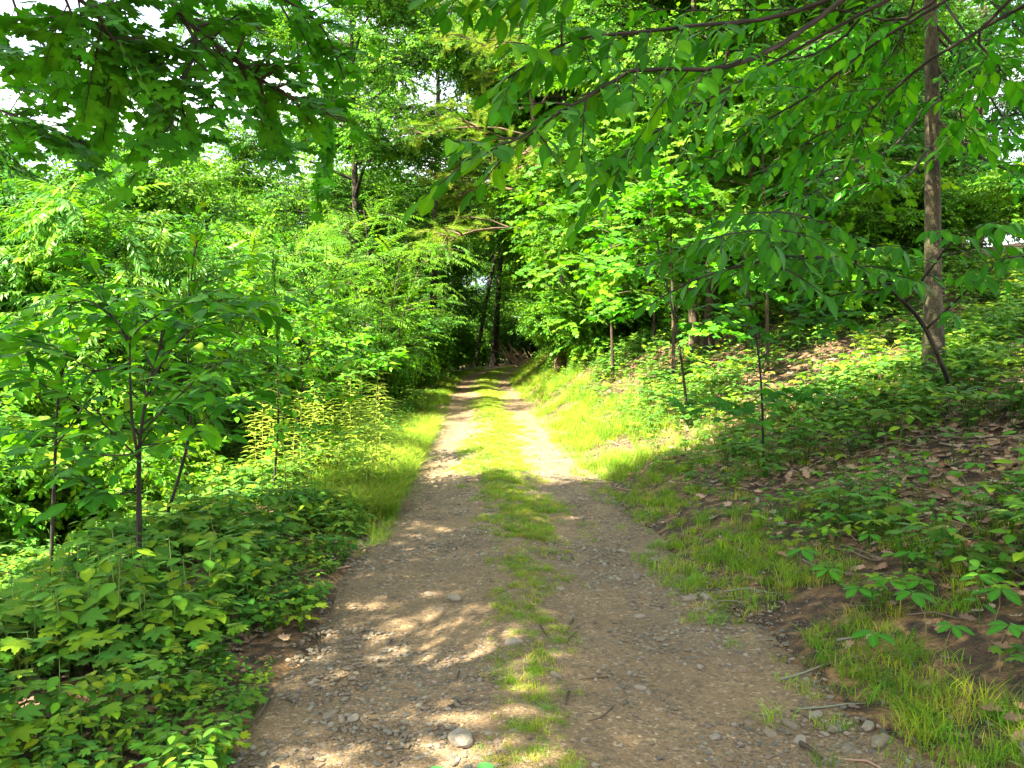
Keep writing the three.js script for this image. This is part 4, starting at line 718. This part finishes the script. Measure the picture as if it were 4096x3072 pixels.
{
  const r = rng(62), mats = [], cols = [], near = [];
  const leafM = [H1, H2, H3, H4].map((c) => leafMat(lin(...c), 0.35, 0.15)), stemM = matOf({ color: lin(0.14, 0.20, 0.04), roughness: 0.8 }), leafG = new GB().add(herbLeaf).geo(), lobedG = new GB().add(lobedLeaf).geo();
  const put = (x, z, s, dy = 0) => { const p = onGround(x, z, dy); if (!nearFrame(p)) return; const e = { p, d: V(r.s(), 0, r.s()), up: V(r.s() * 0.15, 1, r.s() * 0.15), s, c: [H1, H2, H3, H4][Math.floor(r() * 4)] }; e.q = visible(p.clone().add(V(0, 0.2, 0))) ? s / p.distanceTo(camera.position) : 0; near.push(e); };
  for (let k = 0; k < 19000; k++) { // carpet on the lower side
    const z = -1.2 - Math.pow(r(), 1.6) * 40, e = 1.22 + Math.pow(r(), 1.2) * (3.2 + 0.12 * -z), n = fbm(e * 1.4 + 11, z * 1.4, 2);
    if (n < 0.38 || (e < 1.5 && n < 0.48)) continue;
    put(roadX(z) - e, z, r.r(0.45, 1.35) * lerp(0.5, 1.12, sstep(0.3, 0.7, fbm(e * 1.1 + 3, z * 1.1, 2))) * lerp(0.55, 1.05, sstep(1.25, 1.9, e)));
  }
  for (let k = 0; k < 21000; k++) { // looser on the bank
    const z = -1.4 - Math.pow(r(), 1.3) * 30, e = 1.7 + Math.pow(r(), 0.85) * 9, n = fbm(e * 0.9 + 31, z * 0.9, 2);
    if (r() > sstep(0.3, 0.62, n) + 0.1) continue;
    put(roadX(z) + e, z, r.r(0.45, 1.25) * lerp(0.6, 1.2, sstep(1.6, 3, e)));
  }
  near.sort((a, b) => b.q - a.q);
  const HK = ['oval leaves in threes', 'oval leaves in opposite pairs', 'lobed leaves on loose stalks', 'lobed leaves in threes', 'oval leaves in opposite pairs', 'single oval leaves on loose stalks'];
  const protos = herbs.map((h, k) => { // thing with stem and leaf parts
    const g = new THREE.Group(); part(g, 'stem', h.stem.geo(), stemM); const q = rng(900 + k);
    for (const l of h.lv) { const o = part(g, 'leaf', k === 2 || k === 3 ? lobedG : leafG, leafM[Math.floor(q() * 4)]); frame(...l).decompose(o.position, o.quaternion, o.scale); }
    return g;
  });
  near.forEach((e, k) => {
    const m = frame(e.p, e.d, e.up, e.s);
    if (k < 120) {
      const low = e.p.x < 0, g = protos[k % 6].clone(); g.name = numbered('woodland_herb'); m.decompose(g.position, g.quaternion, g.scale);
      g.userData = { label: `low herb with ${HK[k % 6]} ${low ? 'in the carpet below the dark sapling' : 'among the bank litter'}`, category: 'herb', group: `${HK[k % 6]} herbs ${low ? 'of the carpet' : 'on the bank'}` }; scene.add(g);
    } else { mats.push(m); cols.push(tinted(e.c, r, 0.32)); }
  });
  const hs = new THREE.Group(); hs.name = 'ground_cover'; hs.userData = { kind: 'stuff', label: 'carpet of low leafy herbs under the trees', category: 'ground cover' }; scene.add(hs);
  scatterMixed(hs, 'herb', herbGeo, M.leafSoft, mats, cols);
  console.log('herbs', mats.length);
}
// five-leaflet creeper plants on the bank
{
  const r = rng(63), leafG = new GB().add(ovalLeaf(1, 0.5, { seg: 5, droop: 0.25, peak: 0.6, fold: 0.15, petiole: 0.04 })).geo(), mats = leafSet([[0.09, 0.22, 0.07], [0.08, 0.20, 0.05], [0.11, 0.24, 0.05]], 0.35, 0.2), stemM = matOf({ color: lin(0.17, 0.15, 0.05), roughness: 0.8 });
  const spots = [[862, 545], [905, 555], [930, 580], [880, 590], [955, 540], [990, 560], [850, 600], [1000, 600], [925, 610], [830, 575], [970, 500], [1010, 520], [905, 505], [945, 640], [880, 640], [840, 520], [1000, 640], [800, 560], [985, 470], [925, 470], [870, 480], [975, 585]];
  for (const [px, py] of spots) {
    const d0 = P(px, py, 1).sub(camera.position); let t = 1; while (t < 30 && camera.position.y + d0.y * t > H(d0.x * t, d0.z * t) + 0.12) t += 0.02;
    const b = onGround(d0.x * t, d0.z * t), g = thing('creeper_plant', 'creeper with five leaflets spread like a hand above the dead leaves', 'creeper', b, 'five-leaflet creepers on the bank');
    const h = r.r(0.10, 0.2), top = V(r.s() * 0.05, h, r.s() * 0.05); part(g, 'stem', new GB().tube([V(r.s() * 0.06, -0.02, r.s() * 0.06), V(0, h * 0.5, 0), top], [0.003, 0.0026, 0.002], 4).geo(), stemM);
    const a0 = r() * 6.28, s = r.r(0.09, 0.125), m = mats[Math.floor(r() * 3)];
    for (let k = 0; k < 5; k++) { const a = a0 + k / 5 * 6.0 + r.s() * 0.1, o = part(g, 'leaflet', leafG, m); frame(top, V(Math.cos(a), r.r(-0.2, 0.05), Math.sin(a)), V(r.s() * 0.15 - 0.15, 1, r.s() * 0.15 + 0.15), s * r.r(0.8, 1.1)).decompose(o.position, o.quaternion, o.scale); }
  }
}
// goldenrod on the sunlit verge
{
  const leaf = ovalLeaf(0.16, 0.032, { seg: 3, droop: 0.6, fold: 0.2 }), stemM = matOf({ color: lin(0.30, 0.32, 0.07), roughness: 0.8 });
  const protos = [0, 1, 2].map((k) => {
    const r = rng(950 + k), h = r.r(0.95, 1.2), bend = V(r.s() * 0.16, h, r.s() * 0.12), st = curve([V(0, -0.05, 0), V(bend.x * 0.2, h * 0.5, bend.z * 0.2), bend], 8), g = new THREE.Group(), f = new GB();
    part(g, 'stem', new GB().tube(st, st.map((_, j) => 0.0048 * (1 - 0.7 * j / 8)), 5).geo(), stemM);
    for (let j = 0; j < 52; j++) { const t = 0.22 + 0.78 * j / 52, a = j * 2.4, s = r.r(0.75, 1.1) * (t > 0.85 ? 0.7 : 1), q = 1 + r.s() * 0.2; f.add(leaf, frame(along(st, t), V(Math.cos(a), 0.55, Math.sin(a)), UPV, s), [0.30 * q, 0.42 * q, 0.02 * q]); }
    const o = part(g, 'foliage', f.geo(), M.leafSoft); o.userData.kind = 'stuff';
    return g;
  });
  const r = rng(64);
  [[262, 430], [275, 470], [292, 445], [300, 478], [310, 460], [318, 435], [325, 475], [332, 410], [338, 455], [344, 405], [350, 440], [352, 470], [360, 430], [366, 392], [370, 440], [372, 415], [380, 445], [284, 500], [255, 470], [390, 430], [268, 500], [376, 460]].forEach(([px, py], k) => {
    const d = r.r(8.2, 10.4), x = P(px, 420, d).x, z = P(px, 420, d).z, g = protos[k % 3].clone(); g.name = numbered('goldenrod'); g.position.copy(onGround(x, z)); g.rotation.y = r() * 6.28; g.scale.setScalar(r.r(0.8, 1.3));
    g.userData = { label: 'slender upright goldenrod with narrow curling leaves on the sunny verge', category: 'goldenrod', group: 'goldenrod stems on the sunny verge' }; scene.add(g);
  });
}
// dead leaves
{
  const r = rng(65), geos = [0.12, 0.3, 0.5, -0.25].map((c, k) => new GB().add(oakLeaf(1, c, rng(70 + k))).geo()), mats = [], cols = [], all = [];
  const pal = [[0.34, 0.20, 0.105], [0.26, 0.15, 0.08], [0.42, 0.27, 0.16], [0.20, 0.12, 0.07], [0.46, 0.33, 0.21], [0.31, 0.18, 0.10]];
  for (let k = 0; k < 42000; k++) {
    const z = k < 26000 ? -1.2 - Math.pow(r(), 1.7) * 24 : -2 - r() * 8, low = r() < 0.1, e = low ? -1.3 - r() * 4 : 1.5 + Math.pow(r(), 0.75) * 10; if (!low && r() > sstep(1.5, 3.0, e) + 0.12) continue;
    const x = roadX(z) + e, p = onGround(x, z, 0.012 + r() * 0.025), nx = H(x + 0.1, z) - H(x - 0.1, z), nz = H(x, z + 0.1) - H(x, z - 0.1);
    if (!nearFrame(p)) continue;
    const s = 0.045 + Math.pow(r(), 1.6) * 0.075; all.push({ p, d: V(r.s(), r.s() * 0.25, r.s()), up: V(-nx * 5 + r.s() * 0.45, 1, -nz * 5 + r.s() * 0.45), s, c: pal[Math.floor(r() * 6)], q: visible(p) ? s / p.distanceTo(camera.position) : 0, k: k % 4 });
  }
  all.sort((a, b) => b.q - a.q);
  const leafM = pal.map((c) => new THREE.MeshPhysicalMaterial({ color: lin(...c), roughness: 1, transmission: 0.12, thickness: 0, side: THREE.DoubleSide, vertexColors: true }));
  all.forEach((e, n) => {
    const m = frame(e.p, e.d, e.up, e.s);
    if (n < 150) { const o = shade(new THREE.Mesh(geos[e.k], leafM[pal.indexOf(e.c)])); m.decompose(o.position, o.quaternion, o.scale); o.name = numbered('dead_leaf'); const low = e.p.x < 0; o.userData = { label: low ? 'curled brown oak leaf lying under the herb carpet' : 'curled brown oak leaf lying on the litter of the bank', category: 'dead leaf', group: low ? 'fallen oak leaves on the lower verge' : 'fallen oak leaves on the bank' }; scene.add(o); }
    else { mats.push(m); cols.push(tinted(e.c, r, 0.2)); }
  });
  const ls = new THREE.Group(); ls.name = 'leaf_litter'; ls.userData = { kind: 'stuff', label: 'brown oak leaf litter covering the wooded bank', category: 'leaf litter' }; scene.add(ls);
  scatterMixed(ls, 'litter_leaf', geos, M.deadLeaf, mats, cols);
}
// twigs strewn over the litter and the track edge
{
  const r = rng(68), g = [1, 2, 3].map((k) => { const q = rng(k + 40); return new GB().tube([V(-0.5, 0, 0), V(-0.1, q.s() * 0.03, q.s() * 0.08), V(0.25, q.s() * 0.03, q.s() * 0.08), V(0.5, 0.02, q.s() * 0.1)], [0.018, 0.016, 0.012, 0.006], 4).geo(); }), mats = [], cols = [];
  for (let k = 0; k < 1500; k++) { const z = -1.5 - Math.pow(r(), 1.5) * 16, e = r() < 0.75 ? 1.2 + r() * 7 : r() < 0.5 ? r.s() * 1.2 : -1.3 - r() * 3, x = roadX(z) + e, p = onGround(x, z, 0.02); if (!nearFrame(p) || (Math.abs(e) < 1.2 && r() < 0.6)) continue; const s = Math.abs(e) < 1.2 ? r.r(0.05, 0.12) : r.r(0.1, 0.45), nx = (H(x + 0.2, z) - H(x - 0.2, z)) / 0.4, a = r() * 6.28; mats.push(frame(p, V(Math.cos(a), nx * Math.cos(a) + r.s() * 0.08, Math.sin(a)), V(r.s() * 0.2, 1, r.s() * 0.2), s)); cols.push(tinted([0.20, 0.15, 0.10], r, 0.4)); }
  const ts = new THREE.Group(); ts.name = 'twig_litter'; ts.userData = { kind: 'stuff', label: 'small dry twigs strewn over the bank and track', category: 'twigs' }; scene.add(ts);
  scatterMixed(ts, 'litter_twig', g, matOf({ vertexColors: true, roughness: 1 }), mats, cols);
}
// gravel and stones
function stoneGeo(seed, d = 1) {
  const g = new THREE.IcosahedronGeometry(0.5, d), p = g.attributes.position, sx = 1 + hash2(seed, 3) * 0.6, sy = 0.45 + hash2(seed, 5) * 0.3;
  for (let k = 0; k < p.count; k++) { const x = p.getX(k), y = p.getY(k), z = p.getZ(k), f = 0.68 + 0.62 * vnoise(x * 3.1 + seed * 7, z * 3.1 + y * 3.7 + 50); p.setXYZ(k, x * f * sx, y * f * sy, z * f); }
  g.computeVertexNormals(); g.setAttribute('color', new THREE.Float32BufferAttribute(new Float32Array(p.count * 3).fill(1), 3));
  return g;
}
{
  const r = rng(66), geos = [1, 2, 3, 4].map((s) => stoneGeo(s, 0)), mats = [], cols = [], pal = [[0.27, 0.215, 0.145], [0.22, 0.175, 0.12], [0.165, 0.142, 0.108], [0.34, 0.285, 0.21], [0.25, 0.185, 0.118]];
  for (let k = 0; k < 110000; k++) {
    const z = -2.2 - Math.pow(r(), 1.6) * 13, u = r.s() * 1.75, rut = Math.abs(Math.abs(u - 0.1) - 0.75) < 0.55 ? 1 : 0.25, n = fbm(u * 2.2 + 60, z * 1.4, 2);
    if (r() > rut * sstep(0.3, 0.6, n) * (z > -4.2 && u > 0.2 ? 0.55 : 1)) continue;
    const s = 0.006 + Math.pow(r(), 4) * 0.026, x = roadX(z) + u;
    mats.push(frame(onGround(x, z, 0.012 + s * 0.1), V(r.s(), r.s() * 0.2, r.s()), V(r.s() * 0.3, 1, r.s() * 0.3), s)); cols.push(tinted(pal[Math.floor(r() * 5)], r, 0.15));
  }
  const gs = new THREE.Group(); gs.name = 'gravel'; gs.userData = { kind: 'stuff', label: 'loose grey and tan gravel strewn over the ruts', category: 'gravel' }; scene.add(gs);
  scatterMixed(gs, 'pebble', geos, M.stone, mats, cols);
  console.log('pebbles', mats.length);
  const sg = [5, 6, 7, 8].map((s) => stoneGeo(s, 2)), sm = pal.map((c) => matOf({ color: lin(...c.map((q) => q * 0.85)), roughness: 0.9, bumpMap: soilBump, bumpScale: 0.003 }));
  const list = [[462, 742, 0.105, 3], [330, 716, 0.05, 0], [354, 720, 0.04, 3], [430, 596, 0.05, 0], [455, 600, 0.07, 3], [514, 644, 0.07, 3], [690, 600, 0.08, 0], [705, 598, 0.06, 3], [700, 612, 0.07, 0], [640, 618, 0.05, 3], [636, 578, 0.06, 1], [655, 562, 0.07, 1], [560, 590, 0.05, 3], [543, 588, 0.045, 0], [815, 718, 0.05, 3], [835, 730, 0.055, 0], [800, 742, 0.05, 3], [850, 752, 0.06, 1], [770, 735, 0.045, 0], [790, 726, 0.05, 1], [715, 738, 0.04, 3], [640, 690, 0.04, 3], [660, 640, 0.04, 0], [700, 668, 0.035, 3], [556, 676, 0.035, 0], [880, 745, 0.06, 0], [868, 728, 0.05, 3], [420, 470, 0.05, 3], [325, 410, 0.1, 3], [440, 610, 0.045, 1], [395, 560, 0.04, 0], [350, 640, 0.04, 1], [600, 540, 0.05, 0], [622, 552, 0.045, 3]];
  for (const [px, py, s, c] of list) {
    const d = P(px, py, 1).sub(camera.position); let t = 1; while (t < 40 && camera.position.y + d.y * t > H(d.x * t, d.z * t) + 0.012) t += 0.01;
    const o = shade(new THREE.Mesh(sg[Math.floor(r() * 4)], sm[c])); o.name = numbered('stone'); o.position.copy(onGround(d.x * t, d.z * t, 0.012 + s * 0.12)); o.rotation.set(r.s() * 0.2, r() * 6.28, r.s() * 0.2); o.scale.setScalar(s);
    const big = s > 0.1 && px > 400; o.userData = big ? { label: 'large pale stone beside the green leaf on the gravel', category: 'stone' } : { label: c === 3 ? 'small pale stone lying loose on the gravel track' : 'small grey-brown stone lying loose on the gravel track', category: 'stone', group: c === 3 ? 'pale stones on the track' : 'grey-brown stones on the track' };
    scene.add(o);
  }
}
// fallen sticks, a log and a brush heap
{
  const r = rng(67);
  const stick = (pxs, r0, label, mat = M.deadWood, name = 'fallen_stick', cat = 'stick') => {
    const pts = pxs.map(([px, py]) => { const d = P(px, py, 1).sub(camera.position); let t = 1; while (t < 60 && camera.position.y + d.y * t > H(d.x * t, d.z * t) + 0.015) t += 0.01; return onGround(d.x * t, d.z * t, 0.012 + r0); });
    const o = shade(new THREE.Mesh(new GB().tube(curve(pts, 9).map((p) => p.sub(pts[0])), Array.from({ length: 10 }, (_, k) => r0 * (1 - 0.55 * k / 9)), 6).geo(), mat)); o.position.copy(pts[0]); o.name = numbered(name); o.userData = { label, category: cat }; scene.add(o);
  };
  stick([[291, 617], [305, 628], [316, 640], [319, 652]], 0.008, 'curved stick lying where the herbs meet the gravel');
  stick([[272, 690], [262, 712], [246, 730], [215, 752], [205, 765]], 0.009, 'long bent stick under the edge of the herb carpet');
  stick([[447, 709], [466, 701], [472, 699]], 0.006, 'straight brown stick on the gravel beside the strip');
  stick([[460, 668], [457, 680]], 0.005, 'short twig pointing along the strip');
  stick([[540, 626], [548, 638]], 0.006, 'pale short stick across the grass strip');
  stick([[573, 621], [568, 630]], 0.008, 'stubby curved stick near the rut');
  stick([[566, 643], [577, 632]], 0.005, 'thin dark twig near the rut');
  stick([[569, 693], [566, 706]], 0.008, 'stubby straight stick on the bare earth');
  stick([[613, 708], [600, 718], [588, 722]], 0.004, 'fine bent twig on the bare earth');
  stick([[608, 678], [580, 680]], 0.004, 'fine straight twig on the bare earth');
  stick([[820, 640], [840, 636], [852, 637]], 0.007, 'dark forked-looking stick in the grass of the bank');
  stick([[818, 618], [835, 628], [848, 632]], 0.005, 'thin pale stick in the grass of the bank');
  stick([[330, 684], [345, 678], [352, 674]], 0.005, 'thin stick at the herb edge over the sunny gravel');
  stick([[286, 700], [296, 705]], 0.006, 'dark broken stick at the foot of the herbs');
  stick([[800, 745], [812, 752], [822, 760]], 0.01, 'thick short stick among the stones');
  stick([[852, 441], [880, 436], [900, 432]], 0.035, 'weathered log lying across the bank', M.deadWood, 'fallen_log', 'log');
  stick([[850, 452], [905, 428], [945, 405], [985, 393]], 0.016, 'long thin pole leaning along the bank below the grey trunk');
  stick([[970, 455], [995, 425], [1022, 400]], 0.018, 'broken pole on the bank with a torn end');
  stick([[815, 395], [850, 400], [885, 392], [930, 380]], 0.014, 'slim fallen pole half hidden by bank herbs');
  stick([[838, 300], [870, 285], [905, 280]], 0.05, 'mossy fallen trunk higher on the bank', M.barkBrown, 'fallen_log', 'log');
  stick([[955, 283], [990, 280], [1020, 281]], 0.05, 'straight fallen trunk high on the bank', M.barkBrown, 'fallen_log', 'log');
  const b = onGround(3.0, -52), g = thing('brush_heap', 'heap of bare reddish branches beside the dark trunks', 'brush heap', b), mat = matOf({ color: lin(0.34, 0.22, 0.14), roughness: 1 });
  for (let k = 0; k < 60; k++) { const a = r() * 6.28, q = V(r.s() * 1.2, r() * 0.7, r.s() * 0.8), e = q.clone().add(V(Math.cos(a) * r.r(0.6, 1.6), r.r(-0.2, 1.3), Math.sin(a) * 0.8)); part(g, 'branch', new GB().tube([q, q.clone().lerp(e, 0.5).add(V(r.s() * 0.1, r.s() * 0.1, 0)), e], [0.035, 0.026, 0.01], 4).geo(), mat); }
  // fresh green leaf fallen on the gravel
  const lg = new GB().add(ovalLeaf(0.1, 0.06, { seg: 5, droop: 0.1 })).geo(), lm = leafMat(lin(0.06, 0.25, 0.06), 0.3, 0.3);
  [[480, 762, 0.4], [425, 767, 2.2]].forEach(([px, py, a], k) => { const d = P(px, py, 1).sub(camera.position), t = (1.58 - 0.02) / -d.y, o = shade(new THREE.Mesh(lg, lm)); o.name = numbered('green_leaf'); o.position.copy(onGround(d.x * t, d.z * t, 0.03)); o.rotation.y = a; o.userData = { label: k ? 'fresh green leaf lying alone on the bare rut' : 'fresh green leaf lying beside the large pale stone', category: 'leaf' }; scene.add(o); });
}
renderer.render(scene, camera);
